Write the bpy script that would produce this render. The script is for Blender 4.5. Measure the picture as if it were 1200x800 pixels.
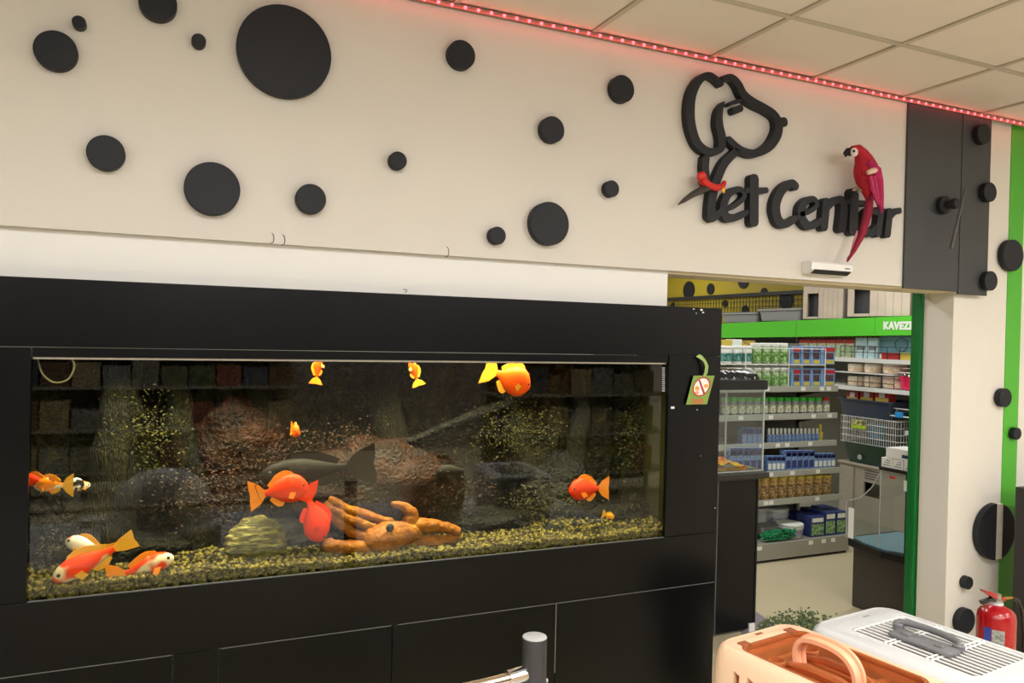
import bpy, bmesh, math, random
from math import sin, cos, pi, radians, tan
from mathutils import Vector, Matrix, Euler, noise

random.seed(7)
scn = bpy.context.scene
for o in list(bpy.data.objects):
    bpy.data.objects.remove(o)
COL = scn.collection

# ------------------------------------------------------------------ camera
FPX = 898.1
YAW, PITCH, ROLL = radians(23.976), radians(-0.459), radians(1.382)
EYE = Vector((0, 0, 1.65))
_F = Vector((sin(YAW) * cos(PITCH), cos(YAW) * cos(PITCH), sin(PITCH)))
_r0 = Vector((cos(YAW), -sin(YAW), 0))
_u0 = _r0.cross(_F)
_R = _r0 * cos(ROLL) + _u0 * sin(ROLL)
_U = -_r0 * sin(ROLL) + _u0 * cos(ROLL)
cam = bpy.data.cameras.new('camera')
cam.sensor_width = 36
cam.lens = FPX / 1200 * 36
cam.clip_start = .05
camo = bpy.data.objects.new('camera', cam)
COL.objects.link(camo)
camo.matrix_world = Matrix.Translation(EYE) @ Matrix((( _R.x, _U.x, -_F.x), (_R.y, _U.y, -_F.y), (_R.z, _U.z, -_F.z))).to_4x4()
scn.camera = camo

# ------------------------------------------------------------------ light and exposure
vs = scn.view_settings
vs.view_transform = 'Standard'
vs.look = 'None'
vs.gamma = 1
vs.use_curve_mapping = False
vs.exposure = 0.13
w = bpy.data.worlds.new('world')
scn.world = w
w.use_nodes = True
w.node_tree.nodes['Background'].inputs[0].default_value = (1, .98, .95, 1)
w.node_tree.nodes['Background'].inputs[1].default_value = .05
scn.cycles.max_bounces = 8
scn.cycles.transparent_max_bounces = 16
scn.cycles.caustics_reflective = False
scn.cycles.caustics_refractive = False
scn.cycles.sample_clamp_indirect = 4
scn.cycles.use_denoising = True

SHOP_E, UP_E, BACK_E, TANK_E, LED_E = 35, 36, 23, 30, .6


def area(name, loc, sx, sy, e, color=(1, .96, .9), rot=(0, 0, 0), spread=180):
    l = bpy.data.lights.new(name, 'AREA')
    l.shape = 'RECTANGLE'
    l.size, l.size_y, l.energy, l.color = sx, sy, e, color
    l.spread = radians(spread)
    o = bpy.data.objects.new(name, l)
    o.location = loc
    o.rotation_euler = rot
    COL.objects.link(o)
    return o


CEIL = 2.898
for lx in (-2.1, .3, 2.7, 5.1):
    for ly in (.45, -1.95, -4.1):
        area('ceiling_lamp', (lx, ly, CEIL - .03), 1.15, .28, SHOP_E, (1, .99, .975))
# upward fill lights added behind the view just to brighten the ceiling
for lx in (-2.1, .3, 2.7, 5.1):
    for ly in (-.8, -3.0):
        area('fill_uplight', (lx, ly, 2.45), 1.3, .12, UP_E, (1, .99, .975), (pi, 0, 0))
for lx, ly in ((3.6, 6.2), (4.6, 4.1), (2.6, 4.3), (5.0, 8.0), (2.6, 8.0)):
    area('shop_lamp', (lx, ly, 2.86), 1.2, .3, BACK_E, (1, .99, .97))
# the aquarium's own hood lamp
area('tank_lamp', (.80, 2.88, 1.533), 2.2, .16, TANK_E, (1, .90, .66), (radians(-4), 0, 0), 120)


# ------------------------------------------------------------------ helpers
def at(x, y, Y=None, X=None, Z=None):
    d = _R * ((x - 600) / FPX) - _U * ((y - 400) / FPX) + _F
    if Y is not None: t = Y / d.y
    elif X is not None: t = X / d.x
    else: t = (Z - EYE.z) / d.z
    return EYE + d * t


def lin(c):
    r = []
    for v in c[:3]:
        v /= 255
        r.append(v / 12.92 if v <= .04045 else ((v + .055) / 1.055) ** 2.4)
    return (*r, 1)


MATS = {}


def mat(name, col, rough=.5, metal=0, var=0, scale=6, col2=None, bump=0, bscale=40, emit=0, spec=.5, alpha=1, coat=0, detail=4):
    if name in MATS: return MATS[name]
    m = bpy.data.materials.new(name)
    m.use_nodes = True
    n = m.node_tree.nodes
    L = m.node_tree.links
    b = n['Principled BSDF']
    c = lin(col)
    b.inputs['Base Color'].default_value = c
    b.inputs['Roughness'].default_value = rough
    b.inputs['Metallic'].default_value = metal
    b.inputs['Specular IOR Level'].default_value = spec
    b.inputs['Alpha'].default_value = alpha
    b.inputs['Coat Weight'].default_value = coat
    if emit:
        b.inputs['Emission Color'].default_value = c
        b.inputs['Emission Strength'].default_value = emit
    tc = n.new('ShaderNodeTexCoord')
    if var or col2:
        t = n.new('ShaderNodeTexNoise')
        t.inputs['Scale'].default_value = scale
        t.inputs['Detail'].default_value = detail
        L.new(tc.outputs['Object'], t.inputs['Vector'])
        r = n.new('ShaderNodeValToRGB')
        if col2:
            d = lin(col2)
            r.color_ramp.elements[0].position, r.color_ramp.elements[1].position = .42, .58
        else:
            d = tuple(v * (1 - var) for v in c[:3]) + (1,)
            r.color_ramp.elements[0].position, r.color_ramp.elements[1].position = .3, .7
        r.color_ramp.elements[0].color = d
        r.color_ramp.elements[1].color = c
        L.new(t.outputs['Fac'], r.inputs['Fac'])
        L.new(r.outputs['Color'], b.inputs['Base Color'])
    if bump:
        t2 = n.new('ShaderNodeTexNoise')
        t2.inputs['Scale'].default_value = bscale
        t2.inputs['Detail'].default_value = 3
        L.new(tc.outputs['Object'], t2.inputs['Vector'])
        bp = n.new('ShaderNodeBump')
        bp.inputs['Strength'].default_value = bump
        bp.inputs['Distance'].default_value = .01
        L.new(t2.outputs['Fac'], bp.inputs['Height'])
        L.new(bp.outputs['Normal'], b.inputs['Normal'])
    MATS[name] = m
    return m


def front_fresnel(m, ior, extra=0.0):
    """mirror share of a thin pane: only the side facing the ray reflects"""
    n, L = m.node_tree.nodes, m.node_tree.links
    f = n.new('ShaderNodeFresnel'); f.inputs[0].default_value = ior
    a = n.new('ShaderNodeMath'); a.operation = 'ADD'; a.inputs[1].default_value = extra
    g = n.new('ShaderNodeNewGeometry')
    b = n.new('ShaderNodeMath'); b.operation = 'SUBTRACT'; b.inputs[0].default_value = 1
    c = n.new('ShaderNodeMath'); c.operation = 'MULTIPLY'
    L.new(f.outputs[0], a.inputs[0]); L.new(g.outputs['Backfacing'], b.inputs[1])
    L.new(a.outputs[0], c.inputs[0]); L.new(b.outputs[0], c.inputs[1])
    return c.outputs[0]


def glass(name, tint=(1, 1, 1), rough=.0, ior=1.5, extra=0.0):
    """thin clear pane: see-through with a fresnel reflection"""
    if name in MATS: return MATS[name]
    m = bpy.data.materials.new(name)
    m.use_nodes = True
    n = m.node_tree.nodes
    L = m.node_tree.links
    n.remove(n['Principled BSDF'])
    t = n.new('ShaderNodeBsdfTransparent'); t.inputs[0].default_value = (*tint, 1)
    g = n.new('ShaderNodeBsdfGlossy'); g.inputs['Roughness'].default_value = rough
    f = front_fresnel(m, ior, extra)
    mx = n.new('ShaderNodeMixShader')
    L.new(f, mx.inputs[0])
    L.new(t.outputs[0], mx.inputs[1]); L.new(g.outputs[0], mx.inputs[2])
    L.new(mx.outputs[0], n['Material Output'].inputs[0])
    MATS[name] = m
    return m


class MB:
    def __init__(s):
        s.v, s.f, s.m = [], [], []

    def add(s, vs, fs, mi=0, M=None):
        b = len(s.v)
        s.v += [tuple(M @ Vector(p)) if M else tuple(p) for p in vs]
        s.f += [tuple(i + b for i in f) for f in fs]
        s.m += [mi] * len(fs)
        return s

    def box(s, a, b, mi=0, M=None):
        (x0, y0, z0), (x1, y1, z1) = a, b
        v = [(x0, y0, z0), (x1, y0, z0), (x1, y1, z0), (x0, y1, z0), (x0, y0, z1), (x1, y0, z1), (x1, y1, z1), (x0, y1, z1)]
        return s.add(v, [(3, 2, 1, 0), (4, 5, 6, 7), (0, 1, 5, 4), (1, 2, 6, 5), (2, 3, 7, 6), (3, 0, 4, 7)], mi, M)

    def loft(s, rings, mi=0, M=None, cap=True, closed=False):
        n = len(rings[0])
        v = [p for r in rings for p in r]
        f = []
        m = len(rings)
        for i in range(m if closed else m - 1):
            a, b = i * n, ((i + 1) % m) * n
            for j in range(n):
                k = (j + 1) % n
                f.append((a + j, a + k, b + k, b + j))
        if cap and not closed:
            f.append(tuple(range(n - 1, -1, -1)))
            f.append(tuple(range((m - 1) * n, m * n)))
        return s.add(v, f, mi, M)

    def lathe(s, prof, n=20, mi=0, M=None, cap=True):
        rings = [[(r * cos(2 * pi * j / n), r * sin(2 * pi * j / n), z) for j in range(n)] for r, z in prof]
        return s.loft(rings, mi, M, cap)

    def cyl(s, p, q, r, n=12, mi=0, r2=None):
        return s.tube([p, q], [r, r if r2 is None else r2], n, mi)

    def tube(s, pts, rad, n=8, mi=0, flat=None, closed=False):
        pts = [Vector(p) for p in pts]
        if not isinstance(rad, (list, tuple)): rad = [rad] * len(pts)
        rings = []
        up = None
        m = len(pts)
        for i, p in enumerate(pts):
            if closed: d = pts[(i + 1) % m] - pts[i - 1]
            else: d = pts[min(i + 1, m - 1)] - pts[max(i - 1, 0)]
            if d.length < 1e-9: d = Vector((0, 0, 1))
            d.normalize()
            if up is None:
                up = Vector((0, 0, 1)) if abs(d.z) < .9 else Vector((1, 0, 0))
            a = d.cross(up)
            if a.length < 1e-6: a = d.orthogonal()
            a.normalize()
            b = a.cross(d); up = b
            rr = rad[i]
            rb = rr * flat if flat else rr
            rings.append([tuple(p + a * rr * cos(2 * pi * j / n) + b * rb * sin(2 * pi * j / n)) for j in range(n)])
        return s.loft(rings, mi, None, True, closed)

    def prism(s, poly, d, mi=0):
        """poly: 3-D points of a planar outline, d: extrusion vector"""
        n = len(poly)
        d = Vector(d)
        v = [tuple(p) for p in poly] + [tuple(Vector(p) + d) for p in poly]
        f = [tuple(range(n)), tuple(range(2 * n - 1, n - 1, -1))] + [(i, i + n, (i + 1) % n + n, (i + 1) % n) for i in range(n)]
        return s.add(v, f, mi)

    def ball(s, c, r, n=10, m=7, mi=0, sc=(1, 1, 1)):
        rings = []
        for i in range(m):
            t = pi * (i + .5) / m
            rings.append([(c[0] + r * sc[0] * sin(t) * cos(2 * pi * j / n), c[1] + r * sc[1] * sin(t) * sin(2 * pi * j / n), c[2] - r * sc[2] * cos(t)) for j in range(n)])
        return s.loft(rings, mi)

    def build(s, name, mats, parent=None, smooth=False, bevel=0, loc=None, angle=40, seg=2, kind=None):
        me = bpy.data.meshes.new(name)
        me.from_pydata(s.v, [], s.f)
        if not isinstance(mats, (list, tuple)): mats = [mats]
        for m in mats: me.materials.append(m)
        for p, i in zip(me.polygons, s.m): p.material_index = i
        bm = bmesh.new(); bm.from_mesh(me)
        bmesh.ops.recalc_face_normals(bm, faces=bm.faces)
        if bevel:
            es = [e for e in bm.edges if len(e.link_faces) == 2 and e.calc_face_angle(0) > radians(30)]
            bmesh.ops.bevel(bm, geom=es, offset=bevel, segments=seg, affect='EDGES', profile=.6, clamp_overlap=True)
        if smooth:
            for fc in bm.faces: fc.smooth = True
            for e in bm.edges:
                if len(e.link_faces) == 2 and e.calc_face_angle(0) > radians(angle): e.smooth = False
        bm.to_mesh(me); bm.free()
        o = bpy.data.objects.new(name, me)
        COL.objects.link(o)
        if parent: o.parent = parent
        if loc is not None: o.location = loc
        if kind: o['kind'] = kind
        return o


def tag(o, label, cat, group=None):
    o['label'] = label
    o['category'] = cat
    if group: o['group'] = group
    return o


def thing(name, label, cat, loc=(0, 0, 0), rz=0, group=None):
    o = bpy.data.objects.new(name, None)
    o.empty_display_size = .05
    COL.objects.link(o)
    o.location = loc
    o.rotation_euler = (0, 0, rz)
    return tag(o, label, cat, group)


def struct(o):
    o['kind'] = 'structure'
    return o


def dup(o, loc=None, rot=None, label=None, group=None, parent=None, scale=None):
    c = o.copy()
    COL.objects.link(c)
    if loc is not None: c.location = loc
    if rot is not None: c.rotation_euler = rot
    if scale is not None: c.scale = scale
    if label: c['label'] = label
    if group: c['group'] = group
    if parent: c.parent = parent
    for ch in list(o.children):
        dup(ch, parent=c)
    return c


def bx(name, a, b, m, parent=None, bevel=0, **k):
    return MB().box(a, b).build(name, m, parent, bevel=bevel, **k)


def rrect(hx, hy, r, z, n=5, cx=0, cy=0):
    pts = []
    for qx, qy, a0 in ((1, 1, 0), (-1, 1, 90), (-1, -1, 180), (1, -1, 270)):
        for i in range(n + 1):
            a = radians(a0 + 90 * i / n)
            pts.append((cx + qx * (hx - r) + r * cos(a), cy + qy * (hy - r) + r * sin(a), z))
    return pts


def smoothp(P, sub=6):
    out = []
    n = len(P)
    for i in range(n - 1):
        p0, p1, p2, p3 = [Vector(P[j]) for j in (max(i - 1, 0), i, i + 1, min(i + 2, n - 1))]
        for k in range(sub):
            t = k / sub
            out.append(.5 * (2 * p1 + (p2 - p0) * t + (2 * p0 - 5 * p1 + 4 * p2 - p3) * t * t + (3 * p1 - p0 - 3 * p2 + p3) * t ** 3))
    out.append(Vector(P[-1])); return out


def boolean(o, cutters):
    for c in cutters:
        md = o.modifiers.new('cut', 'BOOLEAN')
        md.object = c
        md.solver = 'EXACT'
    dg = bpy.context.evaluated_depsgraph_get()
    dg.update()
    me = bpy.data.meshes.new_from_object(o.evaluated_get(dg))
    o.modifiers.clear()
    o.data = me
    for c in cutters: bpy.data.objects.remove(c)


# ------------------------------------------------------------------ materials
M_cream = mat('fascia_paint', (220, 215, 208), .55, var=.03, scale=2, bump=.05, bscale=60)
M_white = mat('white_paint', (240, 239, 236), .6, var=.02, scale=3)
M_wallr = mat('passage_wall_paint', (230, 226, 217), .6, var=.05, scale=2)
M_ceil = mat('ceiling_tile_white', (228, 218, 211), .8, var=.03, scale=5, bump=.1, bscale=200)
M_tbar = mat('ceiling_grid_grey', (190, 180, 164), .5)
M_floor = mat('beige_vinyl_floor', (203, 192, 160), .28, var=.06, scale=1.5)
M_black = mat('black_disc_paint', (30, 32, 37), .55, spec=.3)
M_panel = mat('dark_grey_board', (64, 66, 68), .5, spec=.35, var=.04)
M_cab = mat('black_gloss_laminate', (6, 7, 10), .28, spec=.23, var=.1, scale=3, bump=.02, bscale=30)
M_blk = mat('black_plastic', (18, 18, 19), .35)
M_blkm = mat('black_matte', (12, 12, 12), .7)
M_green = mat('green_paint', (76, 172, 44), .45)
M_dgreen = mat('dark_green_frame', (18, 110, 48), .35)
M_sign = mat('header_green', (84, 200, 44), .35)
M_yellow = mat('yellow_wall', (176, 156, 34), .6, var=.05)
M_grey = mat('shelf_grey', (140, 141, 130), .4, metal=.1)
M_sback = mat('shelf_back_grey', (112, 112, 100), .6)
M_steel = mat('steel', (200, 200, 200), .2, metal=1)
M_wire = mat('white_wire', (225, 225, 222), .35)
M_dkwire = mat('dark_wire', (30, 30, 32), .4)
M_dim = mat('rear_wall_paint', (116, 112, 106), .7)
M_paper = mat('white_paper', (235, 235, 230), .7)

# ------------------------------------------------------------------ setting
Y0, YW = 2.77, 2.80          # fascia front, wall face
YC = 2.72                    # aquarium cabinet front
FZ = 1.948
bx('floor', (-4, -5, -.1), (7, 9.6, 0), M_floor)['kind'] = 'structure'

# main wall, in the pieces that the passage leaves
wl = MB().box((-4, YW, 0), (-.62, 2.96, CEIL)).box((-.62, YW, 1.60), (1.985, 2.96, CEIL)).box((-.62, YW, 0), (1.985, 2.96, .5)).box((1.985, YW, FZ + .002), (3.835, 2.96, CEIL))
struct(wl.build('wall_front', M_white))
struct(MB().box((3.835, YW, 0), (7, 2.975, CEIL)).build('wall_right_of_passage', M_wallr)).name = 'wall_right'
fa = struct(MB().box((-4, Y0, FZ), (4.035, YW, CEIL)).build('trim_1', M_cream))
so = struct(MB().box((1.985, YW, FZ - .012), (3.835, 2.96, FZ + .002)).build('trim_2', mat('soffit_paint', (222, 208, 178), .6)))
struct(bx('wall_back', (-4.1, -5.1, 0), (7, -5, CEIL), M_dim))
struct(bx('wall_left', (-4.1, -5, 0), (-4, 2.8, CEIL), M_dim))
struct(bx('wall_side', (7, -5, 0), (7.1, 9.6, 2.95), M_wallr))
yw = struct(bx('wall_yellow', (6.3, 2.98, 0), (6.4, 9.5, 2.95), M_yellow))
struct(bx('wall_rear', (-1, 9.5, 0), (7, 9.6, 2.95), M_wallr))
struct(bx('wall_partition', (-1.1, 2.96, 0), (-1, 9.5, 2.95), M_wallr))
struct(bx('ceiling_shop', (-1.1, 2.96, 2.9), (7, 9.6, 2.98), M_ceil)).name = 'ceiling_rear'
# green painted stripe: a thin painted board strip on the wall
struct(bx('trim_3', (4.268, YW - .004, 0), (4.392, YW, CEIL), M_green))
# ceiling with lay-in tiles
ce = struct(bx('ceiling', (-4, -5, CEIL + .02), (7, 2.96, CEIL + .1), M_tbar))
gx = [1.56 + .6 * i for i in range(-9, 9)]
gy = [2.285 - .6 * i for i in range(-1, 12)]
tile_me = None
tb = MB()
for x in gx: tb.box((x - .011, -4.98, CEIL), (x + .011, 2.8, CEIL + .02))
for y in gy: tb.box((-3.9, y - .011, CEIL + .0005), (7, y + .011, CEIL + .0195))
tbo = tb.build('ceiling_grid', M_tbar, ce)
for i in range(len(gx) - 1):
    for j in range(len(gy) - 1):
        x0, y1 = gx[i], gy[j]
        if not (-.3 < x0 < 6 and y1 > .2): continue
        yy = min(y1, Y0 - .002)
        if tile_me is None or yy != y1:
            t = MB().box((-.287, -(.574 if yy == y1 else .574 - (y1 - yy)) / 2, 0), (.287, (.574 if yy == y1 else .574 - (y1 - yy)) / 2, .012)).build('ceiling_tile', M_ceil, ce, bevel=.002)
            if yy == y1: tile_me = t.data
        else:
            t = bpy.data.objects.new('ceiling_tile', tile_me); COL.objects.link(t); t.parent = ce
        ya = gy[j + 1] + .013
        t.location = (x0 + .3, (ya + (yy - .013 if yy == y1 else yy)) / 2, CEIL + .006 + .0015 * random.random())
# plain ceiling boards where nothing is seen from here
MB().box((-3.9, -4.95, CEIL + .012), (7, 2.285 - .6 * 4, CEIL + .018)).build('ceiling_board', M_ceil, ce)

# passage door frame: dark green metal post on the jamb's far edge
df = struct(MB().box((3.815, 2.985, 0), (3.85, 3.01, FZ)).box((3.822, 3.012, 0), (3.85, 3.045, FZ)).build('door_1', M_dgreen, bevel=.003))
MB().box((1.985, 2.985, FZ - .008), (3.815, 3.01, FZ + .03)).build('frame_head', M_dgreen, df)
# pencil curls on the fascia and wall
for (cx, cy, yy) in ((318, 279, Y0), (331, 281, Y0), (523, 295, Y0), (474, 343, YW)):
    pts = [at(cx + 3 * sin(a), cy + 6 * cos(a) if cy != 343 else cy - 4 * cos(a / 2), Y=yy - .001) for a in [i * .5 for i in range(-1, 7)]]
    MB().tube(pts, .0012, 5).build('pencil_mark', M_blkm, fa)

# ------------------------------------------------------------------ LED strip
led = thing('light_strip', 'red glowing LED light strip along the ceiling edge above the dog lettering', 'light strip', (0, 0, 0))
bx('channel', (-.6, Y0 - .022, CEIL - .019), (4.6, Y0 - .002, CEIL - .001), mat('strip_channel', (150, 120, 108), .5), led)
ledm = MB().lathe([(.0062, 0), (.0062, .004), (.003, .006)], 8).build('led', mat('red_led', (255, 60, 70), .3, emit=9), led)
x = .62
i = 0
while x < 4.58:
    o = ledm if i == 0 else ledm.copy()
    if i: COL.objects.link(o)
    o.parent = led
    o.location = (x, Y0 - .0225, CEIL - .012)
    o.rotation_euler = (pi / 2, 0, 0)
    x += .0535; i += 1
area('led_glow', (2.5, Y0 - .03, CEIL - .016), 4.4, .012, LED_E, (1, .04, .07), (radians(40), 0, 0))

# ------------------------------------------------------------------ wall discs
DISCS = [
    (65, 59, 22, 23, 'mid-sized black wall disc beside the thumb-sized disc, upper left of the wall', Y0),
    (92.5, 26, 6, 7.5, 'thumb-sized black wall disc above and beside the mid-sized disc', Y0),
    (185, 3, 20, 21, 'black wall disc cut off by the top edge of the picture', Y0),
    (233, 47.5, 5.5, 8, 'tiny brownish black wall disc next to the giant disc', Y0),
    (334, 60, 53, 54, 'giant black wall disc, the largest of all on the cream wall', Y0),
    (124, 179, 21, 20.5, 'black wall disc between the cream board edge and the mid-sized disc, above the tank lid', Y0),
    (249, 221, 32, 31, 'large black wall disc below the giant disc, above the dark tank top', Y0),
    (364.5, 233, 17.5, 17.5, 'black wall disc close beside the large disc over the tank', Y0),
    (541, 64, 16, 17, 'black wall disc just under the red strip, first past the giant disc', Y0),
    (466.5, 188, 10.5, 10.5, 'small black wall disc alone in the middle of the cream wall', Y0),
    (647.5, 151.7, 14.5, 15.5, 'black wall disc between the pair by the ceiling and the large low one', Y0),
    (729.5, 104, 15.5, 16, 'black wall disc nearest to the dog ear cut-out', Y0),
    (717, 221, 10, 9.7, 'small black wall disc nearest to the lettering, below the dog ear', Y0),
    (644, 262, 24, 25.5, 'large black wall disc low on the board with a small disc beside it', Y0),
    (583, 276, 10, 10.5, 'small black wall disc touching close to the large low one', Y0),
    (1153, 157, 10, 12, 'black disc at the top corner of the dark grey panel', Y0 - .012),
    (1160, 225, 8.5, 11.5, 'black disc halfway up the outer edge of the dark grey panel', Y0 - .012),
    (1161, 329, 9, 11.5, 'black disc at the bottom corner of the dark grey panel', Y0 - .012),
    (1187, 299, 13, 18.5, 'big black disc high on the green stripe', YW - .004),
    (1178, 466, 9, 11, 'small black disc on the green stripe midway up the wall', YW - .004),
    (1192, 508, 8, 7, 'small black disc at the right side of the green stripe', YW - .004),
    (1135, 683, 6, 7.5, 'small black knob-like disc low on the wall above the fire extinguisher', YW),
    (1132, 728, 9, 15, 'black disc low on the wall half hidden behind the fire extinguisher', YW),
]
for (cx, cy, rx, ry, lab, yy) in DISCS:
    p = at(cx, cy, Y=yy - .03)
    e = at(cx, cy + ry, Y=yy - .03)
    r = (p.z - e.z)
    th = .034
    o = MB().lathe([(r - .002, 0), (r, .002), (r, th - .002), (r - .002, th)], 40).build('wall_disc', M_black, smooth=True, angle=30)
    o.location = (p.x, yy, p.z)
    o.rotation_euler = (pi / 2, 0, 0)
    tag(o, lab, 'wall disc', 'black discs on the walls')
# the split disc with a bare strip
p = at(1168, 623, Y=YW - .035); e = at(1168, 656, Y=YW - .035); r = p.z - e.z
sd = thing('wall_disc', 'large black disc split by a whitish vertical strip on the green stripe', 'wall disc', (p.x, YW - .004, p.z), 0, 'black discs on the walls')
for nm, a0, a1 in (('half_disc', 92, 268), ('half_disc', -72, 72)):
    pts = [(r * cos(radians(a0 + (a1 - a0) * i / 24)), 0, r * sin(radians(a0 + (a1 - a0) * i / 24))) for i in range(25)]
    MB().prism(pts, (0, -.034, 0)).build(nm, M_black, sd, bevel=.002)
MB().box((-.035 * r / .15, -.033, -r * .97), (.3 * r, 0, r * .97)).build('bare_strip', mat('bare_board', (236, 230, 216), .8, var=.15, scale=30), sd)

# ------------------------------------------------------------------ dark panel on the fascia with knob and rod
dp = thing('wall_panel', 'dark grey two-board panel on the wall between the lettering and the green stripe', 'wall panel', (3.40, Y0, FZ))
bx('board', (0, -.012, -.01), (.405, 0, .936), M_panel, dp, bevel=.002)
bx('board', (.411, -.012, -.022), (.64, 0, .936), M_panel, dp, bevel=.002)
p = at(1103, 241, Y=Y0 - .012)
kb = thing('wall_bracket', 'black round knob with a thin slanted rod on the dark grey panel', 'wall bracket', (p.x, Y0 - .012, p.z))
MB().lathe([(.042, 0), (.046, .004), (.046, .028), (.040, .032)], 28).build('backplate', M_black, kb, smooth=True).rotation_euler = (pi / 2, 0, 0)
MB().lathe([(.022, .032), (.022, .060), (.027, .064), (.027, .088), (.024, .092)], 24).build('knob', M_black, kb, smooth=True).rotation_euler = (pi / 2, 0, 0)
a, b = at(1131, 222, Y=Y0 - .10), at(1114.5, 291, Y=Y0 - .10)
MB().tube([a - kb.location, b - kb.location], [.005, .008], 8).build('rod', mat('dark_rod', (78, 78, 76), .4), kb)

# ------------------------------------------------------------------ lettering and dog cut-out
def ribbon(mb, pts, wid, Yf, Yb, sub=6, cap=True):
    """a flat brush stroke with rounded ends: pixels on the wall plane, given real depth"""
    P = []
    n = len(pts)
    for i in range(n - 1):
        p0, p1, p2, p3 = pts[max(i - 1, 0)], pts[i], pts[i + 1], pts[min(i + 2, n - 1)]
        for k in range(sub):
            t = k / sub
            q = [.5 * (2 * p1[a] + (p2[a] - p0[a]) * t + (2 * p0[a] - 5 * p1[a] + 4 * p2[a] - p3[a]) * t * t + (3 * p1[a] - p0[a] - 3 * p2[a] + p3[a]) * t ** 3) for a in (0, 1)]
            P.append((q[0], q[1], wid[i] + (wid[i + 1] - wid[i]) * t))
    P.append((*pts[-1], wid[-1]))
    W = [at(x, y, Y=Yf) for x, y, _ in P]
    R_ = []
    for i, (x, y, ww) in enumerate(P):
        R_.append((at(x, y - ww / 2, Y=Yf).z - at(x, y + ww / 2, Y=Yf).z) / 2)
    left, right = [], []
    for i in range(len(W)):
        d = W[min(i + 1, len(W) - 1)] - W[max(i - 1, 0)]
        d = Vector((d.x, 0, d.z)).normalized()
        nn = Vector((-d.z, 0, d.x))
        left.append(W[i] + nn * R_[i]); right.append(W[i] - nn * R_[i])
    rows = []
    def capv(i, sgn):
        d = (W[i] - W[i - sgn if 0 <= i - sgn < len(W) else i + 1]) if sgn > 0 else (W[0] - W[1])
        d = Vector((d.x, 0, d.z)).normalized()
        nn = Vector((-d.z, 0, d.x))
        return [(W[i] + nn * R_[i] * c + d * R_[i] * s_ * .8, W[i] - nn * R_[i] * c + d * R_[i] * s_ * .8) for c, s_ in ((.3, .95), (.75, .66))]
    if cap:
        st = capv(0, -1)
        # at the start the direction points backwards: swap sides
        rows += [(b_, a_) for a_, b_ in st]
    rows += list(zip(left, right))
    if cap:
        rows += list(reversed(capv(len(W) - 1, 1)))
    v = []
    for l, r in rows:
        for q in (l, r):
            v.append((q.x, Yf, q.z)); v.append((q.x, Yb, q.z))
    f = []
    m = len(rows)
    for i in range(m - 1):
        a, b = 4 * i, 4 * i + 4
        f += [(a, b, b + 2, a + 2), (a + 1, a + 3, b + 3, b + 1), (a, a + 1, b + 1, b), (a + 2, b + 2, b + 3, a + 3)]
    f += [(0, 2, 3, 1), (4 * m - 4, 4 * m - 3, 4 * m - 1, 4 * m - 2)]
    mb.add(v, f)


def s1(pts): return [(785 + x / 4, 75 + y / 4) for x, y in pts]
def s2(pts): return [(890 + x / 4.706, 160 + y / 4.706) for x, y in pts]
def w1(w): return [q / 4 for q in w]
def w2(w): return [q / 4.706 for q in w]


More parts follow.
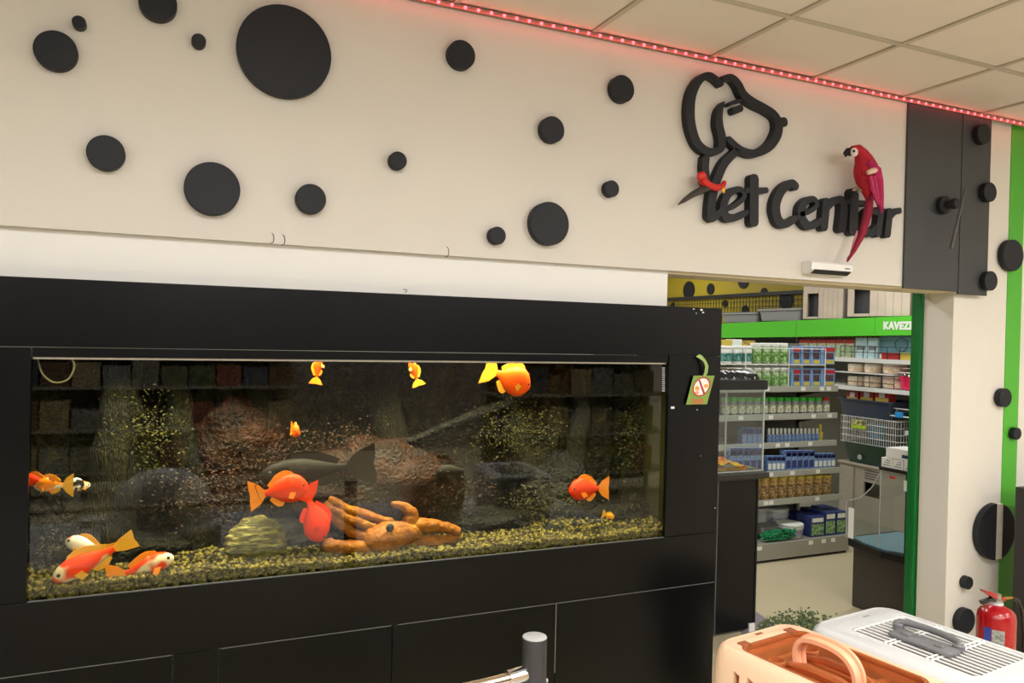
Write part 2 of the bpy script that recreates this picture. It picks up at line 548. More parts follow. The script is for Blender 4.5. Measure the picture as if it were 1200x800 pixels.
sg = thing('shop_sign', 'black cut-out lettering with a dog head outline on the cream wall', 'sign', (0, 0, 0))
YL = Y0 - .035
strokes = {
    'dog_ear': [(s1([(243, 92), (215, 66), (182, 52), (140, 75), (108, 135), (97, 210), (103, 290), (128, 365), (165, 402), (205, 412), (243, 395), (256, 372)]), w1([30, 28, 30, 38, 46, 50, 50, 46, 40, 36, 32, 22]), .0),
                (s1([(256, 176), (236, 220), (232, 280), (246, 345), (240, 392)]), w1([6, 36, 46, 46, 32]), .001)],
    'dog_face': [(s1([(252, 66), (290, 62), (322, 92), (350, 145), (395, 180), (450, 208), (495, 240), (512, 285), (503, 335), (465, 388), (400, 418), (335, 402), (278, 352)]), w1([24, 32, 40, 44, 42, 38, 38, 46, 50, 44, 36, 36, 32]), .002),
                 (s1([(520, 272), (540, 271)]), w1([44, 44]), .003)],
    'dog_brow': [(s1([(281, 188), (312, 174), (338, 170)]), w1([16, 18, 14]), 0)],
    'dog_eye': [(s1([(304, 218), (334, 206)]), w1([34, 34]), 0)],
    'dog_neck': [(s1([(171, 440), (168, 490), (178, 560)]), w1([40, 40, 36]), .001),
                 (s1([(312, 410), (262, 460), (232, 520), (208, 590), (197, 660), (196, 715)]), w1([36, 42, 44, 46, 46, 50]), .002),
                 (s1([(200, 722), (232, 700), (262, 668)]), w1([40, 34, 26]), .003)],
    'letter': [(s1([(258, 682), (305, 664), (348, 625), (345, 594), (312, 588), (272, 616), (252, 672), (270, 718), (318, 716), (366, 692)]), w1([24, 24, 24, 24, 30, 38, 42, 42, 34, 22]), .0)],
    'letter.t': [(s1([(397, 535), (396, 742)]), w1([52, 52]), .004), (s1([(362, 592), (455, 591)]), w1([26, 28]), .003)],
    'letter.c': [(s2([(203, 275), (178, 258), (130, 290), (98, 350), (92, 410), (112, 468), (152, 480), (205, 448)]), w2([48, 46, 52, 60, 60, 56, 44, 34]), .0)],
    'letter.e': [(s2([(232, 428), (280, 412), (318, 378), (305, 346), (268, 350), (236, 390), (236, 445), (268, 488), (310, 484), (352, 454)]), w2([26, 26, 28, 32, 38, 50, 54, 48, 40, 24]), .002)],
    'letter.n': [(s2([(372, 358), (358, 500)]), w2([54, 54]), .001), (s2([(374, 400), (415, 356), (455, 350), (468, 400), (456, 508)]), w2([32, 34, 44, 54, 54]), .003)],
    'letter.tt': [(s2([(526, 308), (519, 522)]), w2([64, 62]), .004), (s2([(490, 358), (596, 368)]), w2([28, 28]), .002)],
    'letter.a': [(s2([(655, 420), (612, 405), (582, 445), (585, 510), (618, 532), (655, 490)]), w2([34, 36, 44, 44, 40, 28]), .001), (s2([(676, 398), (656, 538)]), w2([40, 42]), .003)],
    'letter.r': [(s2([(722, 412), (708, 540)]), w2([46, 46]), .002), (s2([(722, 446), (748, 416), (776, 408)]), w2([30, 32, 36]), .004)],
}
for nm, st in strokes.items():
    mb = MB()
    for pts, ws, dy in st: ribbon(mb, pts, ws, YL - dy, Y0 - .0005)
    mb.build(nm.split('.')[0], M_black, sg)

# red dog collar hung round the dog's neck, feather-like spike stuck under it
cl = thing('dog_collar', 'red collar strapped round the neck of the dog cut-out', 'collar', (0, 0, 0))
M_red = mat('red_collar', (205, 40, 36), .45)
cp = s1([(150, 540), (165, 556), (190, 572), (222, 580), (248, 572), (256, 552)])
MB().tube([at(x, y, Y=YL - .025 + .004 * i if i > 3 else YL - .018) for i, (x, y) in enumerate(cp)], [.022, .018, .016, .015, .014, .010], 8, flat=None).build('strap', M_red, cl, smooth=True)
MB().ball(at(*s1([(150, 528)])[0], Y=YL - .02), .026, sc=(1, .6, .9)).build('buckle_end', M_red, cl, smooth=True)
MB().ball(at(*s1([(252, 590)])[0], Y=YL - .03), .012, sc=(.8, .5, 1.3)).build('pendant', mat('brass_tag', (224, 170, 60), .3, metal=.5), cl, smooth=True)
fp = s1([(190, 578), (150, 590), (105, 612), (65, 640), (40, 658)])
tag(MB().tube([at(x, y, Y=YL - .012) for x, y in fp], [.014, .016, .014, .010, .003], 8, flat=None).build('feather', mat('dark_feather', (62, 56, 52), .5, var=.3, scale=40), smooth=True), 'dark pointed feather stuck under the red collar', 'feather')

# ------------------------------------------------------------------ parrot
par = thing('parrot', 'red and pink toy macaw perched on the lettering', 'toy bird', (0, 0, 0))
YP = Y0 - .105
KP = .0040
def sp(x, y, Y=YP): return at(890 + x / 4.706, 160 + y / 4.706, Y=Y)
M_pred = mat('parrot_red', (196, 22, 50), .75, var=.35, scale=40, bump=.6, bscale=90)
M_ppink = mat('parrot_pink', (205, 42, 110), .75, var=.35, scale=60, bump=.4, bscale=90)
M_ptail = mat('parrot_tail', (150, 26, 62), .7, var=.4, scale=50)
body = [(503, 88, 10), (515, 72, 22), (540, 72, 30), (560, 96, 38), (575, 130, 50), (585, 170, 64), (590, 210, 66), (592, 250, 56), (598, 290, 40), (606, 330, 26), (612, 360, 12)]
pts = [sp(x, y) for x, y, r in body]
MB().tube(pts, [r / 4.706 * KP for _, _, r in body], 16).build('body', M_pred, par, smooth=True)
MB().ball(sp(523, 86, YP - .022), .022, sc=(1, .55, .95)).build('face_patch', mat('parrot_white', (232, 218, 214), .8), par, smooth=True)
MB().ball(sp(521, 80, YP - .036), .006).build('eye', M_blkm, par, smooth=True)
MB().tube([sp(503, 84), sp(488, 84), sp(476, 94), sp(476, 112)], [.020, .019, .013, .003], 10).build('beak', M_blkm, par, smooth=True)
for k, dy in enumerate((-.045, .045)):
    wg = MB().tube([sp(600, 140, YP + dy), sp(632, 185, YP + dy * 1.1), sp(645, 250, YP + dy), sp(655, 320, YP + dy * .8), sp(668, 385, YP + dy * .6), sp(674, 420, YP + dy * .5)], [.018, .040, .040, .032, .018, .004], 10, flat=.45).build('wing', M_ppink, par, smooth=True)
    for j in range(5):
        ox = -24 + 12 * j
        MB().tube([sp(632 + ox * .9, 215, YP + dy * 1.4), sp(645 + ox * .8, 290, YP + dy * 1.2), sp(662 + ox * .4, 370 + 4 * j, YP + dy)], [.008, .010, .003], 6).build('wing_feather', M_ptail if j % 2 else M_ppink, wg, smooth=True)
    MB().tube([sp(596, 200, YP + dy * 1.5), sp(625, 188, YP + dy * 1.7), sp(660, 180, YP + dy * 1.3)], [.010, .014, .010], 8).build('wing_band', mat('parrot_band', (226, 190, 176), .8), wg, smooth=True)
for k in range(4):
    o = -9 + 6 * k
    MB().tube([sp(610 + o, 320, YP - .01 * k), sp(598 + o * 1.2, 420, YP - .01), sp(565 + o, 540, YP), sp(520 + o * .5, 630, YP + .01), sp(480 + 2 * k, 690 - 9 * (k % 3), YP + .02)], [.014, .016, .014, .010, .003], 8, flat=.5).build('tail_feather', M_ptail if k != 1 else M_pred, par, smooth=True)
MB().tube([sp(540, 520, YP + .02), sp(525, 580, YP + .02), sp(500, 650, YP + .02)], [.004, .009, .003], 6).build('tail_feather', mat('parrot_pale', (224, 150, 160), .7), par, smooth=True)
for k, (fx, fy) in enumerate(((528, 292), (556, 300))):
    ft = MB().tube([sp(585, 275, YP), sp(565, 285, YP + .02), sp(fx, fy - 8, YP + .02)], [.012, .010, .007], 8).build('foot', mat('parrot_foot', (146, 134, 112), .7), par, smooth=True)
    for j in range(3):
        MB().tube([sp(fx, fy - 8, YP + .02), sp(fx - 10 + 7 * j, fy - 4, YP), sp(fx - 13 + 8 * j, fy + 8, YP - .004)], [.006, .005, .002], 6).build('toe', MATS['parrot_foot'], ft, smooth=True)

# ------------------------------------------------------------------ little white wall unit under the lettering
p0, p1 = at(951, 306, Y=Y0 - .06), at(999, 321, Y=Y0 - .06)
au = thing('wall_unit', 'small white wall unit with a dark vent slot, below the parrot tail', 'air conditioner', (0, 0, 0))
zt, zb = at(951, 305, Y=Y0 - .06).z, at(951, 319.5, Y=Y0 - .06).z
prof = [(Y0, zt), (Y0 - .052, zt), (Y0 - .062, zt - .01), (Y0 - .062, zb + .018), (Y0 - .035, zb), (Y0, zb)]
MB().prism([(p0.x, y, z) for y, z in prof], (p1.x - p0.x, 0, 0)).build('housing', mat('white_gloss', (240, 240, 238), .3), au, bevel=.003)
MB().prism([(p0.x + .02, y, z) for y, z in ((Y0 - .0635, zb + .017), (Y0 - .0365, zb - .001), (Y0 - .033, zb + .001), (Y0 - .06, zb + .019))], (p1.x - p0.x - .03, 0, 0)).build('vent_slot', M_blk, au)
for k in range(4):
    bx('logo_mark', (p1.x - .05 + .008 * k, Y0 - .0628, zb + .028), (p1.x - .045 + .008 * k, Y0 - .062, zb + .034), M_blk, au)

# ------------------------------------------------------------------ aquarium
TX0, TX1 = -.56, 2.06
GZ0, GZ1 = .80, 1.549
MATS_edge = mat('worn_edge_grey', (116, 116, 112), .5)
aq = thing('aquarium', 'long aquarium in a glossy black cabinet with glass front', 'aquarium', (0, 0, 0))
bx('top_panel', (-1.0, YC, 1.580), (2.222, YC + .02, 1.791), M_cab, aq, bevel=.0015)
bx('trim_rail', (-.387, YC + .006, GZ1), (1.946, YC + .02, 1.5785), M_cab, aq)
lp_ = bx('post', (-1.0, YC, .802), (-.389, YC + .02, 1.5785), M_cab, aq, bevel=.0015)
bx('post', (1.948, YC, .802), (2.222, YC + .02, 1.5785), M_cab, aq, bevel=.0015)
bx('lower_panel', (-1.0, YC, .581), (2.222, YC + .02, .7995), M_cab, aq, bevel=.0015)
xs = [-1.0, .025, .166, .759, 1.432, 2.222]
for a, b in zip(xs[:-1], xs[1:]):
    bx('cabinet_door', (a + .0015, YC, .06), (b - .0015, YC + .02, .578), M_cab, aq, bevel=.0015)
for a, b in ((-1.0, .02), (.17, .755), (.78, 1.43), (1.435, 2.22)):
    bx('worn_edge', (a, YC - .0004, .5783), (b, YC + .004, .5797), MATS_edge, aq)
bx('worn_edge', (1.4306, YC - .0004, .3), (1.4334, YC + .004, .5783), MATS_edge, aq)
bx('plinth', (-1.0, YC + .04, 0), (2.222, YC + .06, .06), M_blkm, aq)
bx('side_panel', (2.204, YC + .021, 0), (2.222, 3.36, 1.79), M_cab, aq)
bx('roof_panel', (-.6, YC + .021, 1.60), (2.203, 3.36, 1.615), M_blkm, aq)
bx('bright_edge_line', (-.386, YC + .0195, GZ1 - .007), (1.946, YC + .024, GZ1 - .001), mat('lit_line_pale', (220, 215, 200), .35, metal=.6), aq)  # pale strip stands in for the lamp-lit line of water and glass edge
bx('bright_edge_line', (-.386, YC + .0005, .7998), (1.946, YC + .010, .802), mat('dark_edge', (96, 98, 104), .4, metal=.5), aq)
M_tank = glass('aquarium_glass', (.96, .99, .95), extra=.02)
bx('glass_pane', (TX0, YC + .026, .74), (TX1, YC + .036, GZ1 + .01), M_tank, aq)
bx('tank_floor', (TX0, YC + .03, .72), (TX1, 3.34, .74), M_blkm, aq)
bx('tank_wall', (TX0 - .01, YC + .04, .74), (TX0, 3.34, GZ1), mat('tank_side_olive', (52, 50, 26), .5, var=.4), aq)
bx('tank_wall', (TX1, YC + .04, .74), (TX1 + .01, 3.34, GZ1), MATS['tank_side_olive'], aq)
# water: a clear body with a faint olive tint, up to just under the rail
M_water = glass('water_olive', (.93, .93, .82), ior=1.03)
wo = bx('water', (TX0 + .005, YC + .040, .745), (TX1 - .005, 3.27, GZ1 - .002), M_water, aq)
# textured backdrop
bp_ = MB()
NX, NZ = 150, 52
vsx = []
for j in range(NZ + 1):
    for i in range(NX + 1):
        x = TX0 + (TX1 - TX0) * i / NX
        z = .74 + (GZ1 - .74) * j / NZ
        v = Vector((x * 7, z * 2.2, 3.3))
        d = .06 * noise.fractal(v, 1, 2, 4) + .035 * abs(noise.noise(Vector((x * 16, z * 4, 1))))
        d += .018 * noise.noise(Vector((x * 40, z * 30, 5)))
        vsx.append((x, min(3.33, 3.25 - d), z))
bp_.add(vsx, [(j * (NX + 1) + i, j * (NX + 1) + i + 1, (j + 1) * (NX + 1) + i + 1, (j + 1) * (NX + 1) + i) for j in range(NZ) for i in range(NX)])


def organic(name, stops, scale=9, bump=.8, rough=.55, bscale=70, vscale=(1, 1, 1), spec=.2):
    m = bpy.data.materials.new(name); m.use_nodes = True
    n, L = m.node_tree.nodes, m.node_tree.links
    b = n['Principled BSDF']; b.inputs['Roughness'].default_value = rough; b.inputs['Specular IOR Level'].default_value = spec
    tc = n.new('ShaderNodeTexCoord'); mp = n.new('ShaderNodeMapping'); mp.inputs['Scale'].default_value = vscale
    L.new(tc.outputs['Object'], mp.inputs[0])
    t = n.new('ShaderNodeTexNoise'); t.inputs['Scale'].default_value = scale; t.inputs['Detail'].default_value = 8; t.inputs['Roughness'].default_value = .7
    L.new(mp.outputs[0], t.inputs['Vector'])
    r = n.new('ShaderNodeValToRGB')
    while len(r.color_ramp.elements) < len(stops): r.color_ramp.elements.new(.5)
    for e, (pos, c) in zip(r.color_ramp.elements, stops):
        e.position = pos; e.color = lin(c)
    L.new(t.outputs['Fac'], r.inputs['Fac']); L.new(r.outputs[0], b.inputs['Base Color'])
    t2 = n.new('ShaderNodeTexNoise'); t2.inputs['Scale'].default_value = bscale; t2.inputs['Detail'].default_value = 5
    L.new(mp.outputs[0], t2.inputs['Vector'])
    bp = n.new('ShaderNodeBump'); bp.inputs['Strength'].default_value = bump; bp.inputs['Distance'].default_value = .02
    L.new(t2.outputs['Fac'], bp.inputs['Height']); L.new(bp.outputs[0], b.inputs['Normal'])
    MATS[name] = m
    return m


M_bark = organic('mossy_bark', [(.3, (7, 7, 1)), (.48, (26, 22, 7)), (.6, (43, 38, 11)), (.75, (91, 78, 22))], 11, 1, .45)
M_rock = organic('brown_rock', [(.3, (9, 4, 1)), (.48, (30, 13, 4)), (.62, (51, 23, 6)), (.8, (92, 50, 14))], 12, 1, .45)
M_drk = organic('dark_rock', [(.3, (2, 2, 0)), (.55, (10, 9, 3)), (.8, (30, 25, 8))], 12, 1, .45)
M_moss = organic('moss', [(.3, (23, 23, 3)), (.5, (46, 44, 8)), (.75, (93, 82, 19))], 30, .3, .5)
M_mossb = organic('brown_moss', [(.3, (20, 9, 2)), (.5, (44, 21, 5)), (.75, (88, 49, 12))], 30, .3, .5)
bp_.build('backdrop_relief', M_bark, aq, smooth=True, angle=180)
# gravel bed: a sloped bed carrying thousands of pebbles
def gz(x, y): return .818 + (y - 2.77) * .06 + .012 * noise.noise(Vector((x * 4, y * 4, 0))) + .012 * max(0, 1 - abs(x - .1) / .5)
gv = [(TX0 + .01 + (TX1 - TX0 - .02) * i / 60, 2.764 + .50 * j / 12, 0) for j in range(13) for i in range(61)]
gv = [(x, y, gz(x, y)) for x, y, _ in gv]
MB().add(gv, [(j * 61 + i, j * 61 + i + 1, (j + 1) * 61 + i + 1, (j + 1) * 61 + i) for j in range(12) for i in range(60)]).build('gravel_bed', M_drk, aq, smooth=True)
fr = [(TX0 + .01 + (TX1 - TX0 - .02) * i / 60, 2.764) for i in range(61)]
M_peb = [organic('pebble_a', [(.3, (77, 65, 17)), (.7, (122, 108, 39))], 30, .1, .5), organic('pebble_b', [(.3, (49, 40, 10)), (.7, (85, 73, 24))], 30, .1, .5), organic('pebble_c', [(.3, (23, 19, 5)), (.7, (43, 35, 12))], 30, .1, .5)]
gm = MB()
ico = bmesh.new(); bmesh.ops.create_icosphere(ico, subdivisions=1, radius=1)
icv = [v.co.copy() for v in ico.verts]; icf = [tuple(v.index for v in f.verts) for f in ico.faces]
ico.free()
for k in range(5200):
    x = random.uniform(TX0 + .02, TX1 - .02)
    y = 2.768 + .26 * random.random() ** 1.5
    s_ = random.uniform(.006, .0115)
    z = gz(x, y) + random.uniform(-.004, .004)
    if k < 1500:
        y = 2.770 + .004 * random.random(); z = random.uniform(.79, gz(x, y))
    E_ = Euler((random.random() * 6, random.random() * 6, random.random() * 6)).to_matrix().to_4x4()
    gm.add(icv, icf, random.choice((0, 0, 1, 1, 2)), Matrix.Translation((x, max(y, 2.764 + s_), z)) @ E_ @ Matrix.Diagonal((s_ * random.uniform(.8, 1.3), s_, s_ * random.uniform(.6, 1), 1)))
tag(gm.build('gravel', M_peb, smooth=True, angle=180, kind='stuff'), 'yellowish pebble gravel covering the aquarium bottom', 'gravel')


def lump(name, c, size, m, label, cat='rock', seed=0, rough=.3, sub=4, ridge=0):
    bm = bmesh.new(); bmesh.ops.create_icosphere(bm, subdivisions=sub, radius=1)
    for v in bm.verts:
        p = v.co.copy()
        k = 1 + rough * noise.fractal(p * 1.6 + Vector((seed * 7.3, 0, 0)), 1, 2, 4) + rough * .35 * noise.noise(p * 6 + Vector((0, seed * 3.1, 0)))
        if ridge: k += ridge * sin(p.z * 30 + 5 * p.x * p.x + 3 * noise.noise(p * 2)) 
        v.co = Vector((p.x * size[0], p.y * size[1], p.z * size[2])) * k
    me = bpy.data.meshes.new(name); bm.to_mesh(me); bm.free()
    for q in me.polygons: q.use_smooth = True
    me.materials.append(m)
    o = bpy.data.objects.new(name, me); COL.objects.link(o); o.location = c
    return tag(o, label, cat)


def clump(name, parent, centre, spread, n, m, size=.02, world=True, seed=1):
    rs = random.Random(seed)
    mb = MB()
    for k in range(n):
        p = Vector([centre[a] + spread[a] * rs.gauss(0, .5) for a in range(3)])
        d = Vector((rs.uniform(-1, 1), rs.uniform(-1, .4), rs.uniform(-.8, 1))).normalized()
        e = d.orthogonal().normalized()
        s_ = size * rs.uniform(.5, 1.2)
        a = p + d * s_
        mb.add([p, p + d * s_ * .5 + e * s_ * .22, a, p + d * s_ * .5 - e * s_ * .22], [(0, 1, 2), (0, 2, 3)])
    return mb.build(name, m, parent, kind='stuff')


def A(x, y, Y): return at(x, y, Y=Y)


RY = 3.04
for k, (x_, y_, sx_, sz_) in enumerate(((150, 665, .22, .075), (330, 640, .24, .085), (560, 620, .26, .07), (730, 606, .2, .05))):
    c_ = A(x_, y_, 3.03); c_.z = .84
    lump('rock', c_, (sx_, .09, sz_), M_drk, ['low dark rock wall behind the koi on the gravel', 'low dark rock wall behind the scaly stone', 'low dark rock wall behind the skull ornament jaws', 'low dark rock wall at the right end of the gravel'][k], seed=20 + k)
lump('rock', A(430, 565, RY), (.30, .12, .17), M_rock, 'broad brown mossy rock in the middle of the aquarium behind the catfish', seed=1)
lump('rock', A(280, 520, 3.14), (.17, .10, .19), M_rock, 'tall reddish brown rock behind the scaly stone in the aquarium', seed=2)
lump('rock', A(650, 580, 3.12), (.22, .12, .17), M_drk, 'dark rock behind the small yellow fish in the aquarium', seed=3)
lump('rock', A(80, 610, 3.1), (.13, .10, .11), M_drk, 'low dark rock behind the koi at the left glass corner', seed=4)
lump('rock', A(645, 628, 2.92), (.09, .05, .045), M_drk, 'flat blackish stone on the gravel below the right orange fish', seed=6, rough=.25)
sr = lump('rock', A(300, 638, 2.90), (.105, .05, .100), organic('scaly_stone', [(.35, (41, 36, 12)), (.5, (89, 80, 32)), (.65, (156, 140, 72))], 22, .5, .28, 50, (1, 1, 5)), 'rounded olive stone with fine golden ridges at the gravel', seed=8, rough=.10, sub=5, ridge=.05)
# driftwood trunks in the left half
def wood(name, pts, rad, m, label, seed):
    mb = MB()
    P = []
    for i in range(len(pts) - 1):
        for k in range(6):
            P.append(Vector(pts[i]).lerp(Vector(pts[i + 1]), k / 6))
    P.append(Vector(pts[-1]))
    R_ = []
    for i in range(len(P)):
        t = i / (len(P) - 1) * (len(rad) - 1); a = min(int(t), len(rad) - 2)
        R_.append((rad[a] + (rad[a + 1] - rad[a]) * (t - a)) * (1 + .25 * noise.noise(Vector((i * .7, seed, 0)))))
        P[i] = P[i] + Vector((noise.noise(Vector((i * .4, seed, 1))), noise.noise(Vector((i * .4, seed, 2))), 0)) * .02
    mb.tube(P, R_, 12)
    return tag(mb.build(name, m, smooth=True, angle=180), label, 'driftwood')


M_trunk = organic('olive_trunk', [(.3, (5, 5, 0)), (.5, (18, 17, 4)), (.7, (40, 35, 10))], 14, 1, .5, 60, (3, 3, .6))
wood('driftwood', [A(150, 424, 3.1), A(140, 480, 3.08), A(135, 540, 3.06), A(120, 650, 3.04)], [.05, .07, .08, .12], M_trunk, 'thick olive trunk standing behind the left half of the aquarium', 3)
wood('driftwood', [A(205, 430, 3.12), A(212, 500, 3.1), A(225, 570, 3.08), A(230, 650, 3.06)], [.04, .05, .05, .09], M_trunk, 'thinner olive trunk next to the thick one in the aquarium', 5)
wood('driftwood', [A(745, 424, 3.14), A(752, 480, 3.14), A(748, 540, 3.12), A(740, 630, 3.08)], [.05, .05, .05, .08], M_trunk, 'mossy trunk at the right end of the aquarium', 9)
wood('driftwood', [A(450, 528, 3.02), A(520, 500, 3.04), A(600, 470, 3.1)], [.012, .02, .03], M_drk, 'dark branch slanting up in the middle of the aquarium', 12)
wood('driftwood', [A(300, 424, 3.18), A(310, 500, 3.16), A(300, 560, 3.12)], [.05, .05, .08], M_trunk, 'shaded trunk above the tall reddish rock in the aquarium', 15)
wood('driftwood', [A(455, 424, 3.18), A(450, 470, 3.16), A(462, 540, 3.12)], [.04, .06, .09], M_trunk, 'shaded trunk rising from the broad brown rock in the aquarium', 18)
wood('driftwood', [A(600, 424, 3.18), A(596, 480, 3.17), A(610, 560, 3.12)], [.05, .05, .09], M_trunk, 'shaded trunk below the big orange fish at the surface', 22)
wood('driftwood', [A(675, 424, 3.18), A(680, 480, 3.17), A(668, 580, 3.12)], [.03, .04, .07], M_trunk, 'thin shaded trunk behind the fish at the right end', 25)
def plant(label, x, y, Y, sx, sz, n, m, seed, size=.022):
    t = thing('aquarium_plant', label, 'plant', A(x, y, Y))
    clump('foliage', t, (0, 0, 0), (sx, .035, sz), n, m, size, seed=seed)
    return t


plant('fine brown moss hanging over the middle of the aquarium', 400, 530, 3.02, .30, .11, 2200, M_mossb, 1, .012)
plant('fine brownish moss below the tiny orange fish', 300, 545, 3.04, .16, .10, 1100, M_mossb, 2, .012)
plant('olive moss trailing on the right trunk of the aquarium', 742, 520, 3.06, .09, .22, 1300, M_moss, 3, .012)
plant('yellow-green moss below the big orange fish at the top', 600, 505, 3.06, .20, .12, 1500, M_moss, 4, .012)
plant('olive moss on the trunks in the left half of the aquarium', 170, 510, 3.02, .12, .16, 900, M_moss, 5, .012)
plant('sparse pale moss scattered over the upper middle of the aquarium backdrop', 450, 470, 3.10, .55, .13, 900, M_moss, 11, .009)
plant('fine rusty moss tuft to the left of the tall trunk gap', 250, 580, 3.0, .16, .12, 1400, M_mossb, 12, .012)
plant('rusty moss carpet on the rocks behind the skull ornament', 500, 575, 2.98, .26, .09, 1600, M_mossb, 13, .012)
plant('olive moss carpet on the dark rock behind the right fish', 640, 590, 3.0, .22, .09, 1500, M_moss, 14, .011)
plant('low yellow-green weed on the gravel near the right glass corner', 720, 622, 2.95, .13, .03, 500, M_moss, 6, .012)
plant('dark weed behind the koi in the left glass corner', 75, 640, 2.97, .10, .05, 500, M_moss, 7, .012)

# ---------------- fish
def fish_mat(name, a, b=None, scale=18, pos=.5, sp=.04):
    m = mat(name, a, .45, spec=.12)
    if b:
        n, L = m.node_tree.nodes, m.node_tree.links
        tc = n.new('ShaderNodeTexCoord'); t = n.new('ShaderNodeTexNoise'); t.inputs['Scale'].default_value = scale; t.inputs['Detail'].default_value = 1
        r = n.new('ShaderNodeValToRGB')
        r.color_ramp.elements[0].position = pos - sp; r.color_ramp.elements[1].position = pos + sp
        r.color_ramp.elements[0].color = lin(a); r.color_ramp.elements[1].color = lin(b)
        L.new(tc.outputs['Object'], t.inputs['Vector']); L.new(t.outputs['Fac'], r.inputs['Fac']); L.new(r.outputs[0], n['Principled BSDF'].inputs['Base Color'])
    return m


M_or = fish_mat('orange_fish', (240, 82, 4))
M_orf = mat('orange_fin', (252, 140, 20), .4, alpha=.85)
M_yf = mat('yellow_fin', (236, 170, 40), .4, alpha=.8)
M_ro = fish_mat('red_orange_fish', (226, 52, 4))
M_koi = fish_mat('koi_orange', (226, 58, 12), (226, 200, 170), 16, .58)
M_koiw = fish_mat('koi_white', (232, 222, 205), (240, 100, 24), 14, .52)
M_cal = fish_mat('calico', (238, 228, 212), (20, 18, 16), 30, .55)
M_calo = fish_mat('calico_orange', (240, 130, 24), (236, 224, 206), 26, .52)
M_dk = mat('catfish_dark', (24, 16, 12), .6, spec=.12, var=.3, scale=12)
M_gy = mat('grey_fish', (30, 28, 24), .6, spec=.12, var=.3, scale=14)
PARROT = [(0, .10, .06), (.06, .24, .14), (.16, .40, .22), (.32, .50, .26), (.5, .48, .24), (.68, .36, .17), (.82, .20, .09), (.92, .12, .05), (1, .11, .03)]
SLIM = [(0, .06, .05), (.05, .16, .12), (.15, .26, .19), (.3, .32, .22), (.5, .30, .20), (.7, .20, .13), (.86, .11, .06), (1, .09, .03)]


def fish(name, label, px, Y, L, prof, ht, m, mf, heading=0, tilt=0, roll=0, group=None, tailk=1.0, dorsal=True, whisk=False):
    """heading: rotation about the vertical (0 = nose to +X); tilt: nose up/down in its own plane"""
    p = A(*px, Y)
    t = thing(name, label, 'fish', p, 0, group)
    t.rotation_euler = Euler((radians(roll), radians(-tilt), 0)).to_quaternion().to_euler()
    t.rotation_euler = (Matrix.Rotation(radians(heading), 3, 'Z') @ Matrix.Rotation(radians(-tilt), 3, 'Y') @ Matrix.Rotation(radians(roll), 3, 'X')).to_euler()
    BL = L * .76
    rings = []
    for (u, h, wd) in prof:
        rings.append([(L / 2 - u * BL, wd * ht * cos(2 * pi * j / 14), h * ht * sin(2 * pi * j / 14) + ht * .03 * sin(pi * u)) for j in range(14)])
    MB().loft(rings).build('body', m, t, smooth=True, angle=80)
    xt = L / 2 - BL
    th = prof[-1][1] * ht
    T = []
    for k, (dx, dz) in enumerate(((0, th), (-.10, .22 * tailk * ht + th), (-.30, .42 * tailk * ht + th), (-.30, .18 * ht), (-.28, 0), (-.30, -.18 * ht), (-.30, -.42 * tailk * ht - th), (-.10, -.22 * tailk * ht - th), (0, -th))):
        T.append((xt + dx * L * .9, 0, dz))
    mb = MB()
    c0 = (xt + .01 * L, 0, 0)
    n = len(T)
    vv = [(x, .0016, z) for x, _, z in T] + [(x, -.0016, z) for x, _, z in T]
    mb.add(vv, [(i, i + 1, 4) for i in range(4)] + [(4, i, i + 1) for i in range(4, 8)] + [(0, 4, 8)] + [(n + 4, n + i + 1, n + i) for i in range(4)] + [(n + i + 1, n + i, n + 4) for i in range(4, 8)] + [(n + 0, n + 8, n + 4)])
    mb.build('tail_fin', mf, t)
    def ht_at(u):
        for (a, b) in zip(prof[:-1], prof[1:]):
            if a[0] <= u <= b[0]: return (a[1] + (b[1] - a[1]) * (u - a[0]) / (b[0] - a[0])) * ht
        return prof[-1][1] * ht
    if dorsal:
        for sg_, u0, u1, k in ((1, .28, .88, .14), (-1, .58, .86, .12)):
            us = [u0 + (u1 - u0) * i / 6 for i in range(7)]
            lo = [(L / 2 - u * BL, sg_ * (ht_at(u) - .01 * ht)) for u in us]
            hi = [(L / 2 - u * BL - .04 * L, sg_ * (ht_at(u) + k * ht * (.5 + .9 * sin(pi * min(1, (u - u0) / (u1 - u0) * .8 + .1))))) for u in us]
            poly = [(x, -.0012, z) for x, z in lo] + [(x, -.0012, z) for x, z in reversed(hi)]
            MB().prism(poly, (0, .0024, 0)).build('dorsal_fin' if sg_ > 0 else 'anal_fin', mf, t)
    for s_ in (1, -1):
        x0 = L / 2 - .30 * BL
        y0 = s_ * .22 * ht
        MB().prism([(x0, y0, -.10 * ht), (x0 - .10 * L, y0 + s_ * .10 * ht, -.05 * ht), (x0 - .15 * L, y0 + s_ * .14 * ht, -.22 * ht), (x0 - .06 * L, y0 + s_ * .06 * ht, -.30 * ht)], (0, s_ * .002, 0)).build('pectoral_fin', mf, t)
        MB().ball((L / 2 - .11 * BL, s_ * (.15 if prof is PARROT else .16) * ht, .09 * ht), .042 * ht + .001, 8, 6).build('eye', M_blkm, t, smooth=True)
        if whisk:
            MB().tube([(L / 2 - .02 * L, s_ * .05 * ht, -.05 * ht), (L / 2 + .05 * L, s_ * .3 * ht, -.12 * ht), (L / 2 + .02 * L, s_ * .5 * ht, -.4 * ht)], [.002, .0015, .0008], 5).build('whisker', mf, t)
    return t


G1 = 'orange fish in the aquarium'
# metres per pixel along X at the tank grows with X: size by two pixel ends
def span(x0, x1, y, Y): return abs(A(x1, y, Y).x - A(x0, y, Y).x)


